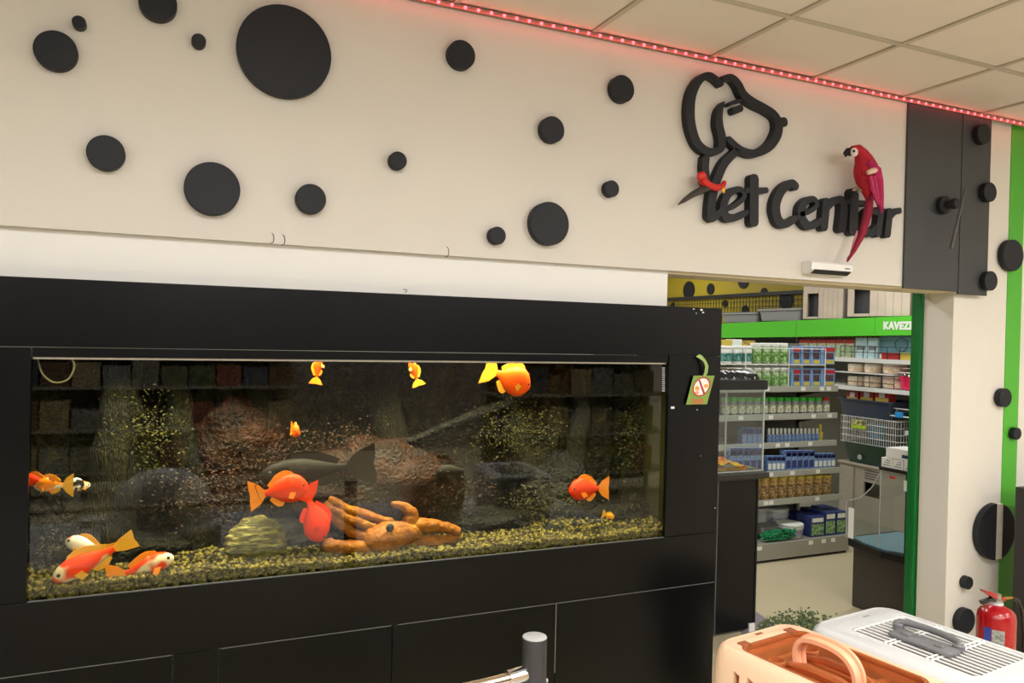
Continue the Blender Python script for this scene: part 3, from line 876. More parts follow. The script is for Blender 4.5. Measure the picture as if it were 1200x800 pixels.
fish('parrot_cichlid', 'bright orange deep-bodied fish at the water surface, largest by the top rail', (595, 443), 2.84, span(568, 622, 444, 2.84) * 1.02, PARROT, .125, M_or, M_yf, 0, -22, group=G1)
fish('goldfish', 'small orange fish hanging upright at the surface above the dark trunk gap', (372, 434), 2.86, .095, SLIM, .055, M_or, M_orf, 20, 82, group=G1)
fish('goldfish', 'small yellow-orange fish hanging upright under the middle of the top rail', (486, 437), 2.88, .10, SLIM, .055, M_or, M_yf, 160, 70, group=G1)
fish('goldfish', 'tiny orange fish seen head-on in mid water', (345, 504), 2.92, .075, PARROT, .050, M_or, M_orf, -80, -8, group=G1)
fish('parrot_cichlid', 'orange fish swimming just under the dark catfish', (328, 575), 2.84, span(296, 358, 575, 2.84) * 1.08, PARROT, .105, M_ro, M_orf, -4, 8, group=G1)
fish('parrot_cichlid', 'red-orange fish diving nose down beside the skull ornament', (367, 603), 2.84, .215, PARROT, .105, M_ro, M_ro, 20, -72, group=G1)
fish('parrot_cichlid', 'orange fish facing away from the right glass end above the gravel', (690, 573), 2.86, span(669, 714, 573, 2.86), PARROT, .098, M_ro, M_orf, 180, 0, group=G1)
fish('goldfish', 'little yellow fish just above the gravel at the right end', (713, 604), 2.88, .07, SLIM, .04, mat('yellow_fish', (240, 150, 16), .4), M_yf, 10, -20, group=G1)
fish('koi', 'orange and white koi with a long pale tail swimming down to the left glass corner', (110, 655), 2.81, .25, SLIM, .115, M_koi, M_yf, 190, -24, group='koi near the gravel', tailk=.45)
fish('koi', 'white fish with a red cap behind the orange koi', (104, 641), 2.88, .15, SLIM, .085, M_koiw, M_yf, 165, 18, group='koi near the gravel')
fish('koi', 'pale orange koi resting on the gravel, tail to the left corner', (167, 665), 2.80, span(128, 204, 668, 2.83), SLIM, .10, M_koi, M_orf, 4, 14, group='koi near the gravel')
G2 = 'calico fish at the left glass edge'
fish('calico_fish', 'red-orange fish cut by the left post in the calico row', (44, 564), 2.86, .10, SLIM, .065, M_ro, M_orf, 160, 10, group=G2)
fish('calico_fish', 'white and orange fish in the middle of the calico row', (62, 568), 2.85, .12, SLIM, .075, M_calo, M_yf, 160, 0, group=G2)
fish('calico_fish', 'black and white fish in the calico row', (79, 569), 2.87, .10, SLIM, .07, M_cal, M_blk, 20, 0, group=G2)
fish('calico_fish', 'small orange fish ending the calico row', (94, 570), 2.89, .06, SLIM, .04, M_calo, M_orf, 10, 8, group=G2)
fish('catfish', 'large dark brown catfish across the middle of the aquarium', (372, 551), 2.88, span(308, 440, 551, 2.88), SLIM, .16, M_dk, mat('catfish_fin', (30, 20, 14), .6, spec=.12), 180, -4, whisk=True)
fish('catfish', 'grey fish half hidden beyond the brown catfish tail', (533, 552), 2.96, .16, SLIM, .09, M_gy, M_gy, 180, -2)

# ---------------- orange skull ornament
sk = thing('skull_ornament', 'orange crocodile skull ornament with horns lying on the gravel', 'ornament', (0, 0, 0))
M_sk = organic('orange_ceramic', [(.3, (85, 44, 3)), (.5, (134, 74, 7)), (.7, (163, 104, 16))], 16, .5, .5, 60)
SY = 2.86
def T(pts, r, nm, n=14):
    P = smoothp([tuple(A(x, y, Y)) for x, y, Y in pts], 7)
    R_ = []
    for i in range(len(P)):
        t = i / 7; a = min(int(t), len(r) - 2)
        R_.append(r[a] + (r[a + 1] - r[a]) * (t - a))
    o = MB().tube(P, R_, n).build(nm, M_sk, sk, smooth=True, angle=180)
    for v in o.data.vertices:
        k = noise.fractal(v.co * 26, 1, 2, 3)
        v.co += v.normal * (.0065 * k + .003 * noise.noise(v.co * 110))
    return o
T([(432, 640, SY + .02), (440, 634, SY), (458, 628, SY - .01), (478, 624, SY - .01), (492, 626, SY)], [.02, .060, .058, .046, .026], 'cranium', 14)
T([(480, 616, SY), (505, 616, SY - .01), (520, 618, SY - .01), (537, 622, SY)], [.030, .028, .022, .020], 'upper_jaw')
T([(478, 634, SY), (505, 634, SY - .01), (522, 632, SY - .01), (537, 630, SY)], [.030, .026, .018, .014], 'lower_jaw')
T([(480, 612, SY), (483, 602, SY), (474, 594, SY), (458, 590, SY)], [.032, .026, .020, .008], 'horn')
T([(460, 612, SY + .03), (430, 604, SY + .03), (400, 594, SY + .04), (385, 586, SY + .05)], [.014, .018, .020, .016], 'horn')
T([(440, 618, SY + .01), (420, 612, SY + .02), (398, 602, SY + .03), (380, 590, SY + .04)], [.016, .020, .020, .014], 'horn')
T([(442, 630, SY), (415, 624, SY + .02), (392, 608, SY + .03), (376, 596, SY + .03)], [.018, .018, .018, .016], 'horn')
T([(436, 642, SY - .01), (415, 642, SY), (395, 640, SY), (378, 638, SY)], [.030, .030, .026, .022], 'horn')
for x, y, r in ((457, 618, .016), (488, 624, .011), (452, 636, .009)):
    MB().ball(A(x, y, SY - .055 if x != 488 else SY - .035), r, 10, 6, sc=(1, .6, 1)).build('eye_hole', M_blkm, sk, smooth=True)

# hose and thermometer
hs = [A(x, y, 2.80) for x, y in ((44, 420), (50, 438), (64, 448), (80, 444), (87, 430), (84, 420))]
tag(MB().tube(smoothp([tuple(q) for q in hs]), .003, 6).build('air_hose', mat('clear_hose', (150, 140, 112), .3), smooth=True), 'thin pale air hose looping at the top left of the tank', 'hose')
tm = thing('thermometer', 'narrow white tick scale stuck inside the right end of the tank glass', 'thermometer', (0, 0, 0))
a = A(776, 430, YC + .02)
for k in range(13):
    q = A(777.5, 431 + 2.25 * k, YC + .0255)
    bx('tick_mark', (q.x - .007, YC + .0245, q.z - .0015), (q.x + .007, YC + .0258, q.z + .0015), M_paper, tm)

# stickers and chips on the cabinet
q = at(788, 477.5, Y=YC)
bx('sticker', (q.x - .008, YC - .001, q.z - .005), (q.x + .010, YC, q.z + .005), M_paper, aq)
for x, y, s_ in ((817, 480, .003), (821, 534, .002), (838, 595, .003), (813, 362, .004), (822, 363, .006), (824, 366, .005), (816, 367, .003)):
    q = at(x, y, Y=YC)
    bx('paint_chip', (q.x - s_, YC - .0006, q.z - s_ * .6), (q.x + s_, YC + .0002, q.z + s_ * .6), M_paper, aq)

# ------------------------------------------------------------------ hanging no-feeding tag
tg = thing('hanging_tag', 'green hang tag with a red crossed circle on the black tank post', 'tag', (0, 0, 0))
M_tag = mat('tag_green', (122, 152, 62), .6)
YT = YC - .012
MB().prism([at(x, y, Y=YT) for x, y in ((812.8, 440), (837.5, 440), (828.5, 473.5), (804, 474))], (0, .002, 0)).build('card', M_tag, tg)
st = [(817.5, 416.5), (821, 418), (826, 423), (828.5, 429), (827.5, 436), (825.5, 441)]
mb = MB()
lf = [at(x - 1.8, y + (1.5 if i < 2 else 0), Y=YT - .003 - .004 * (2.5 - abs(i - 2.5))) for i, (x, y) in enumerate(st)]
rt = [at(x + 1.8, y - (1.5 if i < 2 else 0), Y=YT - .003 - .004 * (2.5 - abs(i - 2.5))) for i, (x, y) in enumerate(st)]
v = [p for a, b in zip(lf, rt) for p in (a, b)]
v2 = [p + Vector((0, .0015, 0)) for p in v]
n = len(v)
mb.add(v + v2, [(2 * i, 2 * i + 1, 2 * i + 3, 2 * i + 2) for i in range(5)] + [(n + 2 * i, n + 2 * i + 2, n + 2 * i + 3, n + 2 * i + 1) for i in range(5)])
mb.build('strap', mat('tag_strap', (150, 176, 96), .6), tg)
def disc(cx, cy, rx, ry, sk_, dy, m, nm, n=28, rin=0):
    P = [(cx + rx * cos(2 * pi * i / n) - sk_ * ry * sin(2 * pi * i / n), cy + ry * sin(2 * pi * i / n)) for i in range(n)]
    if not rin:
        MB().prism([at(x, y, Y=YT - dy) for x, y in P], (0, .0004, 0)).build(nm, m, tg)
    else:
        Q = [(cx + (x - cx) * rin, cy + (y - cy) * rin) for x, y in P]
        W = [at(x, y, Y=YT - dy) for x, y in P] + [at(x, y, Y=YT - dy) for x, y in Q]
        MB().add(W, [(i, (i + 1) % n, (i + 1) % n + n, i + n) for i in range(n)]).build(nm, m, tg)
M_tred = mat('tag_red', (170, 34, 44), .6)
disc(822, 453, 10, 11.5, .25, .0005, M_paper, 'white_ground')
disc(822, 453, 10, 11.5, .25, .001, M_tred, 'prohibition_ring', rin=.86)
MB().prism([at(x, y, Y=YT - .0012) for x, y in ((818.6, 445.5), (820.4, 444.6), (826.4, 461), (824.4, 462))], (0, .0004, 0)).build('prohibition_bar', M_tred, tg)
disc(827.5, 452, 2.6, 2.2, 0, .0009, mat('tag_orange', (224, 160, 70), .6), 'fish_picture')
disc(817, 455, 2.6, 2.8, 0, .0009, MATS['tag_orange'], 'food_picture')
disc(816.5, 460, 3, 1.8, 0, .00088, mat('tag_pink', (226, 150, 130), .6), 'bowl_picture')
for k in range(3):
    y = 468.2 + 2 * k
    x0 = 811.5 - .6 * k
    for j in range(4):
        MB().prism([at(x, yy, Y=YT - .001) for x, yy in ((x0 + j * 3.5, y - .6), (x0 + j * 3.5 + 2.9, y - .6), (x0 + j * 3.5 + 2.7, y + .6), (x0 + j * 3.5 - .2, y + .6))], (0, .0004, 0)).build('text_line', mat('tag_text', (206, 80, 66), .6), tg)

# ------------------------------------------------------------------ behind the passage: pedestal with a plastic tank
pd = thing('pedestal', 'black pedestal cabinet just behind the aquarium end', 'pedestal', (2.62, 3.40, 0))
bx('body', (0, 0, .02), (.452, .40, .872), M_cab, pd, bevel=.003)
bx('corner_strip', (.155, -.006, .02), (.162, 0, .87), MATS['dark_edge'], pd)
bx('corner_strip', (.436, -.005, .02), (.444, 0, .87), M_blkm, pd)
bx('counter_top', (-.03, -.03, .874), (.50, .43, .908), M_blk, pd, bevel=.004)
bx('foot', (.40, -.01, 0), (.44, .03, .05), M_paper, pd)
bx('foot', (.02, -.01, 0), (.06, .03, .05), M_paper, pd)
q = at(840, 735, Y=YC + .4)
ptx = thing('plastic_tank', 'clear plastic tank with a black hood on the black pedestal', 'tank', (2.66, 3.42, .9095))
gl = glass('clear_plastic', (.93, .96, .96), extra=.03)
tw, td, tz = .455, .33, .465
mb = MB()
for a, b in (((0, 0, 0), (tw, .004, tz)), ((0, td - .004, 0), (tw, td, tz)), ((0, .004, 0), (.004, td - .004, tz)), ((tw - .004, .004, 0), (tw, td - .004, tz)), ((.004, .004, 0), (tw - .004, td - .004, .004))): mb.box(a, b)
mb.build('tank_box', gl, ptx)
mb = MB()
for x, y in ((0, 0), (tw - .006, 0), (tw - .006, td - .006), (0, td - .006)): mb.box((x - .001, y - .001, 0), (x + .007, y + .007, tz))
mb.box((-.001, -.002, 0), (tw + .001, .006, .006)); mb.box((tw - .006, 0, 0), (tw + .002, td, .006))
mb.build('corner_edge', mat('clear_edge', (206, 212, 206), .2, alpha=.75), ptx)
bx('hood', (-.012, -.012, tz), (tw + .012, td + .012, tz + .055), M_blkm, ptx, bevel=.006)
mb = MB()
mb.loft([rrect(.22, .16, .05, tz + .055, cx=tw / 2, cy=td / 2), rrect(.215, .155, .06, tz + .085, cx=tw / 2, cy=td / 2), rrect(.17, .12, .07, tz + .11, cx=tw / 2, cy=td / 2), rrect(.08, .05, .04, tz + .116, cx=tw / 2, cy=td / 2)])
mb.build('hood_cover', mat('shiny_film', (24, 24, 26), .12, bump=.9, bscale=25), ptx, smooth=True, angle=60)
for k in range(3):
    x = .08 + .15 * k
    MB().tube([(x, .002, tz + .060), (x + .02, .03, tz + .098), (x + .03, .09, tz + .112)], .004, 6).build('film_crease', M_wire, ptx)
bx('filter_block', (.01, td - .09, .26), (.12, td - .01, tz), M_blk, ptx, bevel=.006)
MB().lathe([(.055, 0), (.06, .004), (.06, .17), (.07, .18), (.06, .2), (.02, .215)], 20).build('float_cup', gl, ptx, smooth=True, loc=(.12, .2, .01))
yb = thing('toy_bag', 'crumpled yellow and red packet inside the clear plastic tank', 'packet', (2.80, 3.50, .914))
mb = MB()
NP = 14
pv = []
for j in range(9):
    for i in range(NP + 1):
        u, v_ = i / NP, j / 8
        pv.append((-.10 + .34 * u, -.05 + .10 * v_, .012 + .055 * (1 - u) * sin(pi * v_) + .03 * noise.noise(Vector((u * 6, v_ * 5, 2))) + .055 * (1 - u)))
mb.add(pv, [(j * (NP + 1) + i, j * (NP + 1) + i + 1, (j + 1) * (NP + 1) + i + 1, (j + 1) * (NP + 1) + i) for j in range(8) for i in range(NP)])
mb.add([(x, y, 0) for x, y in ((-.10, -.05), (.24, -.05), (.24, .05), (-.10, .05))], [(0, 1, 2, 3)])
mb.build('wrapper', mat('yellow_packet', (236, 190, 30), .3, col2=(196, 60, 24), scale=18), yb, smooth=True)

# ------------------------------------------------------------------ terrarium stand on the right of the passage
ts = thing('terrarium_stand', 'black cabinet with a curved glass terrarium behind the green door post', 'terrarium', (0, 0, 0))
XD = 3.95
bx('cabinet', (XD, 3.08, 0), (XD + .45, 3.515, .375), mat('dark_charcoal', (58, 52, 47), .4), ts, bevel=.003)
for z in (.30, .10):
    MB().lathe([(.005, 0), (.005, .003)], 10).build('screw', M_steel, ts, loc=(XD - .003, 3.13, z)).rotation_euler = (0, pi / 2, 0)
# tray with a bowed long side
tray = [(XD - .03, 3.06), (XD - .075, 3.25), (XD - .06, 3.42), (XD - .02, 3.54), (XD + .10, 3.575), (XD + .45, 3.575), (XD + .45, 3.06)]
MB().prism([(x, y, .377) for x, y in tray], (0, 0, .045)).build('tray_rim', M_blk, ts, bevel=.004)
MB().prism([(XD + .03, 3.10, .4225)] + [(x + .03, min(y, 3.53), .4225) for x, y in tray[1:4]] + [(XD + .42, 3.53, .4225), (XD + .42, 3.10, .4225)], (0, 0, .006)).build('blue_bottom', mat('pale_blue_liner', (116, 154, 168), .4), ts)
XG = XD - .03
pf = [(3.075, .424), (3.545, .424), (3.55, .66), (3.51, .668), (3.44, .70), (3.365, .775), (3.315, .862), (3.29, .895), (3.075, .895)]
gt = glass('terrarium_glass', (.90, .93, .93), extra=.05)
MB().prism([(XG, y, z) for y, z in pf], (.005, 0, 0)).build('glass_side', gt, ts)
mb = MB()
for (y0, z0), (y1, z1) in zip(pf[1:-1], pf[2:]):
    mb.add([(XG, y0, z0), (XG + .42, y0, z0), (XG + .42, y1, z1), (XG, y1, z1)], [(0, 1, 2, 3)])
mb.build('glass_front', gt, ts, smooth=True)
MB().tube([(XG, y, z) for y, z in pf[1:-1]], .004, 6).build('glass_edge', mat('glass_edge_grey', (168, 174, 172), .2), ts)
MB().cyl((XG - .001, 3.30, .424), (XG - .001, 3.30, .89), .004, 6).build('glass_joint', MATS['glass_edge_grey'], ts)
bx('edge_pad', (XG - .004, 3.49, .43), (XG, 3.53, .62), M_paper, ts)
bx('hood', (XG - .01, 3.06, .895), (XG + .44, 3.31, .915), M_blk, ts, bevel=.003)
bx('back_post', (XG - .006, 3.062, .424), (XG + .03, 3.125, .895), M_blkm, ts)
bx('white_label', (XG - .009, 3.085, .80), (XG - .006, 3.135, .862), M_paper, ts)
bx('red_label', (XG - .002, 3.20, .855), (XG - .0005, 3.24, .868), mat('label_red', (200, 40, 50), .5), ts)
M_car = mat('white_carton', (226, 224, 220), .6)
M_ink = mat('grey_ink', (120, 122, 130), .6)
M_navy = mat('navy_ink', (40, 50, 96), .5)
for k, (y0, y1, z0, z1, lab) in enumerate(((3.06, 3.145, .916, .974, 'white carton at the near end of the lower row on the terrarium hood'), (3.15, 3.22, .916, .972, 'white carton in the middle of the lower row on the terrarium hood'), (3.225, 3.30, .916, .972, 'white carton at the far end of the lower row on the terrarium hood'), (3.06, 3.27, .975, 1.036, 'long white carton with a navy print stacked on the other cartons'))):
    t = thing('carton', lab, 'box', (XG, 0, 0), 0, 'white cartons on the terrarium hood')
    bx('box_body', (0, y0, z0), (.16, y1, z1), M_car, t, bevel=.001)
    if k == 3: bx('print_panel', (-.0008, y0 + .01, z0 + .012), (0, y0 + .10, z0 + .032), M_navy, t)
    else:
        for j in range(3): bx('print_line', (-.0008, y0 + .012, z0 + .012 + .014 * j), (0, y1 - .012 - .01 * j, z0 + .017 + .014 * j), M_ink, t)

# ------------------------------------------------------------------ grey gondola shelf facing the passage
gd = thing('shelf_unit', 'grey metal shop shelf with five tiers behind the passage', 'shelf', (0, 0, 0))
GX0, GX1 = 2.9, 4.92
bx('back_panel', (GX0, 4.985, .1), (GX1 - .03, 5.0, 1.64), M_sback, gd)
bx('end_frame', (GX1 - .03, 4.95, 0), (GX1, 5.01, 1.64), M_grey, gd, bevel=.003)
bx('base', (GX0, 4.42, .02), (GX1, 5.0, .14), mat('shelf_base', (150, 148, 138), .4), gd, bevel=.003)
bx('base_gap', (GX0, 4.44, 0), (GX1 - .01, 4.98, .02), M_blkm, gd)
SH = [(1.309, 4.57), (1.093, 4.57), (.874, 4.57), (.667, 4.50), (.452, 4.50)]
SHZ = []
for k, (z, y) in enumerate(SH):
    s_ = bx('shelf_board', (GX0, y + .012, z - .03), (GX1 - .03, 4.985, z - .008), M_grey, gd)
    bx('price_rail', (GX0, y, z - .048), (GX1, y + .012, z - .002), mat('price_rail_grey', (166, 168, 158), .35), gd, bevel=.002)
    MB().prism([(GX1 - .03, 4.985, z - .03), (GX1 - .03, 4.985, z - .13), (GX1 - .03, y + .03, z - .03)], (.004, 0, 0)).build('bracket', M_grey, gd)
    SHZ.append(z - .008)
TAGX = [[898, 940, 962, 970], [868, 903, 953, 972], [893, 912, 923, 950], [866, 905, 930, 960], [886, 900, 906, 960]]
for k, (z, y) in enumerate(SH):
    for x in TAGX[k]:
        q = at(x, 500, Y=y)
        bx('price_tag', (q.x - .022, y - .0015, z - .040), (q.x + .022, y - .0002, z - .010), M_paper, gd)
for x in (950, 965, 976, 890):
    q = at(x, 640, Y=4.42)
    bx('price_tag', (q.x - .022, 4.4185, .10), (q.x + .022, 4.4198, .13), M_paper, gd)


def carton(name, x0, x1, ytop, Y, zb, m, label, group, cat='box', depth=.10, bands=(), axis='Y', mats2=None):
    """a printed pack between two pixel columns, standing on zb with its face on plane Y (or X)"""
    kw = {axis: Y}
    xm = (x0 + x1) / 2
    p0, p1, pt = at(x0, ytop, **kw), at(x1, ytop, **kw), at(xm, ytop, **kw)
    h = pt.z - zb
    if axis == 'Y':
        wd = p1.x - p0.x; c = (p0.x + wd / 2, Y, zb); rz = 0
    else:
        wd = p0.y - p1.y; c = (Y, p1.y + wd / 2, zb); rz = -pi / 2
    wd *= .95
    t = thing(name, label, cat, c, rz, group)
    MB().box((-wd / 2, 0, 0), (wd / 2, depth, h)).build('pack_body', m, t, bevel=.002)
    for (u0, u1, v0, v1, mm) in bands:
        MB().box((-wd / 2 + wd * u0, -.0012, h * v0), (-wd / 2 + wd * u1, .0, h * v1)).build('print_panel', mm, t)
    return t


def jar(name, x0, x1, ytop, Y, zb, mbody, mlid, label, group, cat='jar', band=None, lidh=.18, depth_off=None, axis='Y', neck=1.0, taper=1.0):
    kw = {axis: Y}
    xm = (x0 + x1) / 2
    p0, p1, pt = at(x0, ytop, **kw), at(x1, ytop, **kw), at(xm, ytop, **kw)
    h = pt.z - zb
    r = ((p1.x - p0.x) if axis == 'Y' else (p0.y - p1.y)) / 2 * .92
    c = (pt.x, Y + r, zb) if axis == 'Y' else (Y + r, pt.y, zb)
    t = thing(name, label, cat, c, 0, group)
    hb = h * (1 - lidh)
    MB().lathe([(r * .92 * taper, 0), (r * taper, .004), (r, hb * .9), (r * .9 * neck, hb)], 16).build('body', mbody, t, smooth=True)
    MB().lathe([(r * .96 * neck, hb), (r * neck * .98, hb + .003), (r * .98 * neck, h - .004), (r * .85 * neck, h)], 16).build('lid', mlid, t, smooth=True)
    if band: 
        rb0, rb1 = r * (taper + (1 - taper) * .2) + .0012, r * (taper + (1 - taper) * .75) + .0012
        MB().lathe([(rb0, hb * .15), (rb1, hb * .72)], 16, cap=False).build('label_band', band, t, smooth=True)
    return t


def pm(name, c, c2=None, scale=30): return mat(name, c, .45, col2=c2, scale=scale)


P_white = pm('pack_white', (226, 230, 224))
P_teal = pm('print_teal', (30, 112, 104), (120, 170, 160), 60)
P_grn = pm('print_green', (74, 142, 50), (170, 200, 140), 60)
P_lgrn = pm('print_pale_green', (198, 214, 186), (120, 160, 90), 70)
P_blue = pm('pack_blue', (120, 160, 206))
P_dk = pm('print_dark', (38, 50, 74), (120, 70, 60), 50)
P_red = pm('print_red', (176, 44, 46))
P_yel = pm('print_yellow', (206, 184, 74))
P_navy = pm('pack_navy', (46, 60, 116))
P_sky = pm('pack_sky', (140, 168, 206), (90, 120, 176), 60)
P_cream = pm('print_cream', (222, 220, 200), (150, 160, 120), 70)
P_clr = mat('clear_jar', (176, 186, 182), .2, alpha=.55)
P_gl = mat('green_lid', (60, 180, 54), .4)

# top tier: white/teal jars, green cans, blue boxes, in two levels on a wire rack
rk = thing('wire_rack', 'white wire riser rack on the top tier holding jars and boxes', 'rack', (0, 0, 0))
zR = at(900, 427.5, Y=4.62).z
mb = MB()
for z in (zR + .004, zR + .13):
    mb.cyl((GX0 + .1, 4.596, z), (4.80, 4.596, z), .004, 6)
    mb.cyl((GX0 + .1, 4.78, z), (4.80, 4.78, z), .004, 6)
mb.build('rail', M_wire, rk)
mb = MB()
for k in range(19): mb.cyl((3.0 + .1 * k, 4.596, zR), (3.0 + .1 * k, 4.78, zR), .003, 5)
mb.build('rack_floor', M_wire, rk)
mb = MB()
for x in (3.0, 3.62, 3.99, 4.42, 4.80): mb.cyl((x, 4.596, SHZ[0]), (x, 4.596, zR + .13), .004, 6)
mb.build('upright', M_wire, rk)
lev = [(zR + .008, 405, 'upper'), (SHZ[0], 431, 'lower')]
YF = 4.61
ORD = ['first', 'second', 'third', 'fourth', 'fifth', 'sixth', 'seventh', 'eighth', 'ninth', 'tenth', 'eleventh', 'twelfth', 'thirteenth']
cols_t = [(849, 861.5), (861.5, 873), (873, 884.5)]
cols_g = [(884.8, 895.5), (895.5, 906), (906, 916), (916, 927)]
cols_b = [(927.5, 938.5), (939, 950), (950, 962), (962, 979)]
for zb, yt, lv in lev:
    for k, (a, b) in enumerate(cols_t):
        jar('feed_jar', a, b, yt, YF, zb, P_white, P_white, 'tall white jar with a teal band, %s rack level, %s from the green cans' % (lv, ORD[2 - k]), 'white teal jars %s level' % lv, band=P_teal)
    for k, (a, b) in enumerate(cols_g):
        jar('feed_can', a, b, yt - (3 if lv == 'upper' else 0), YF, zb, P_lgrn, P_white, 'pale green can on the %s rack level, %s from the blue boxes' % (lv, ORD[3 - k]), 'pale green cans %s level' % lv, band=P_grn)
    nth = ['first from the green cans', 'second from the green cans', 'third from the green cans', 'wide one at the shelf end']
    for k, (a, b) in enumerate(cols_b):
        carton('feed_box', a, b, yt + 1, YF, zb, P_blue, 'blue box with dark picture, %s rack level, %s' % (lv, nth[k]), 'blue boxes on the rack', depth=.12, bands=((.2, .98, .72, .95, P_red if k in (0, 3) else P_dk), (.25, .9, .30, .66, P_dk), (.3, .95, .06, .24, P_yel)))
# packs behind, above the rack
for k, (x0, x1, yt, c) in enumerate(((846, 858, 398, P_yel), (858, 870, 397.5, P_white), (870, 886, 399, pm('print_brown', (150, 120, 70), (200, 170, 60), 40)))):
    carton('feed_bag', x0, x1, yt, 4.80, zR + .01, c, ['yellow and red bag peeping over the white jars', 'white bag peeping over the white jars', 'brown bag peeping over the jars'][k], 'bags at the back of the top tier', 'bag', .08)
# second tier: small jars with green lids
for k in range(14):
    a = 849 + 9.05 * k
    pk = k == 13
    jar('pellet_jar', a, a + 8.6, 465.5, 4.60, SHZ[1], P_clr, P_red if pk else P_gl, 'small clear jar with a pinkish red lid at the row end' if pk else 'small clear jar with a green lid, %s from the pinkish lidded jar' % ORD[12 - k], 'green lidded jars', band=P_cream, lidh=.22)
# third tier: dropper bottles, a yellow one, small blue boxes
for k in range(13):
    a = 901 + 4.7 * k
    jar('dropper_bottle', a, a + 4.4, 502, 4.60, SHZ[2], P_sky, P_white, 'tiny white-capped dropper bottle, %s from the yellow bottle' % ORD[12 - k], 'dropper bottles', 'bottle', lidh=.42, neck=.6)
jar('dropper_bottle', 961, 966.5, 497, 4.60, SHZ[2], P_yel, P_yel, 'yellow dropper bottle ending the bottle row', None, 'bottle', lidh=.45, neck=.55)
for k in range(4):
    a = 870 + 6 * k
    carton('remedy_box', a, a + 5.6, 501, 4.60, SHZ[2], P_sky, 'small blue and white box on the third tier, %s from the dropper bottles' % ORD[3 - k], 'small blue boxes third tier', depth=.06, bands=((0, 1, .6, .95, P_navy),))
# fourth tier: blue boxes
grp4 = [(856, 7.9, 5, 525, 'pale blue box on the fourth tier behind the plastic tank'), (900, 5.1, 4, 534.5, 'short navy box on the fourth tier next to the tank edge'), (921, 6.8, 5, 528, 'tall blue box in the raised middle of the fourth tier'), (954.5, 5.0, 5, 531.5, 'short navy box at the far end of the fourth tier')]
for x, wd, n, yt, lab in grp4:
    for k in range(n):
        carton('remedy_box', x + wd * k, x + wd * (k + 1) - .2, yt, 4.54, SHZ[3], P_sky, lab + ', %s from the end' % ORD[n - 1 - k] if 'end' in lab else lab + ', %s of its row' % ORD[k], lab.split(' on')[0].split(' in')[0] + ' row', depth=.07, bands=((0, 1, .70, 1, P_navy), (.15, .85, .74, .86, P_white), (.1, .9, .1, .5, P_navy if wd > 6 else P_white)))
# fifth tier: yellow lidded jars
for k in range(10):
    a = 874 + 10.4 * k
    jar('pellet_jar', a, a + 10, 558.5 - .25 * k, 4.54, SHZ[4], pm('jar_contents', (150, 116, 52), (206, 176, 110), 60), P_yel, 'yellow lidded pellet jar on the fifth tier, %s from the shelf end' % ORD[9 - k], 'yellow lidded jars', band=pm('jar_label', (196, 168, 120), (110, 80, 40), 50), lidh=.16)
# base tier
BZ = .141
P_bkt = mat('white_bucket', (190, 192, 188), .4)
jar('bucket', 906, 933, 596.5, 4.66, BZ, P_bkt, P_white, 'big white lidded bucket on the shelf base behind the green net', 'white buckets', 'bucket', band=pm('bucket_text', (170, 174, 186), (120, 124, 150), 40), lidh=.16, taper=.86)
jar('bucket', 923.5, 951, 615.5, 4.44, BZ, P_bkt, P_white, 'smaller white bucket at the front edge of the shelf base', 'white buckets', 'bucket', band=MATS['bucket_text'], lidh=.14, taper=.84)
jar('bucket', 887, 906, 595.5, 4.72, BZ, P_bkt, P_white, 'grey white bucket in shade at the back of the shelf base', 'white buckets', 'bucket', lidh=.16, taper=.86)
for x0, x1, yt, Y, lab in ((950, 967, 605, 4.46, 'blue box with a plant picture beside the small bucket'), (967.5, 980, 600, 4.46, 'blue box with a plant picture in the middle of the base row'), (980.5, 992, 599, 4.46, 'blue box with a plant picture at the shelf end'),
                           (934, 941, 603.5, 4.66, 'dark blue box behind the small bucket'), (942, 951, 602, 4.66, 'dark blue box standing behind the front blue boxes, near the bucket'), (953, 964, 598, 4.66, 'dark blue box standing behind the front blue boxes, mid row'), (966, 982, 595.5, 4.66, 'dark blue box standing behind the front blue boxes, by the shelf end')):
    carton('filter_box', x0, x1, yt, Y, BZ, P_navy, lab, 'blue boxes on the shelf base', depth=.15, bands=((.06, .94, .08, .62, pm('plant_print', (150, 186, 130), (70, 110, 60), 40)), (.1, .9, .72, .92, P_white)) if Y < 4.6 else ((.1, .9, .6, .9, P_sky),))
gn = thing('net_bag', 'green net bag lying at the front of the shelf base', 'bag', at(909, 634, Y=4.47))
gn.location.z = BZ
mb = MB()
for k in range(60):
    x = random.uniform(-.14, .14); z = random.uniform(.015, .07)
    pts = [(x + .05 * j + random.uniform(-.01, .01), -.03 + random.uniform(0, .05), z + random.uniform(-.012, .018)) for j in range(4)]
    mb.tube([(max(-.15, min(.17, p[0])), p[1], max(.008, p[2])) for p in pts], .006, 5)
mb.build('netting', mat('green_net', (20, 150, 90), .4, col2=(8, 90, 56), scale=40), gn, kind='stuff')
gb = thing('film_pack', 'grey film-wrapped pack under the buckets behind the green net', 'packet', at(902, 622, Y=4.62))
gb.location.z = BZ
MB().loft([rrect(.13, .07, .03, 0), rrect(.15, .08, .03, .03), rrect(.14, .07, .03, .085), rrect(.08, .04, .02, .095)]).build('wrap', mat('grey_film', (120, 124, 118), .25, bump=.8, bscale=30), gb, smooth=True)

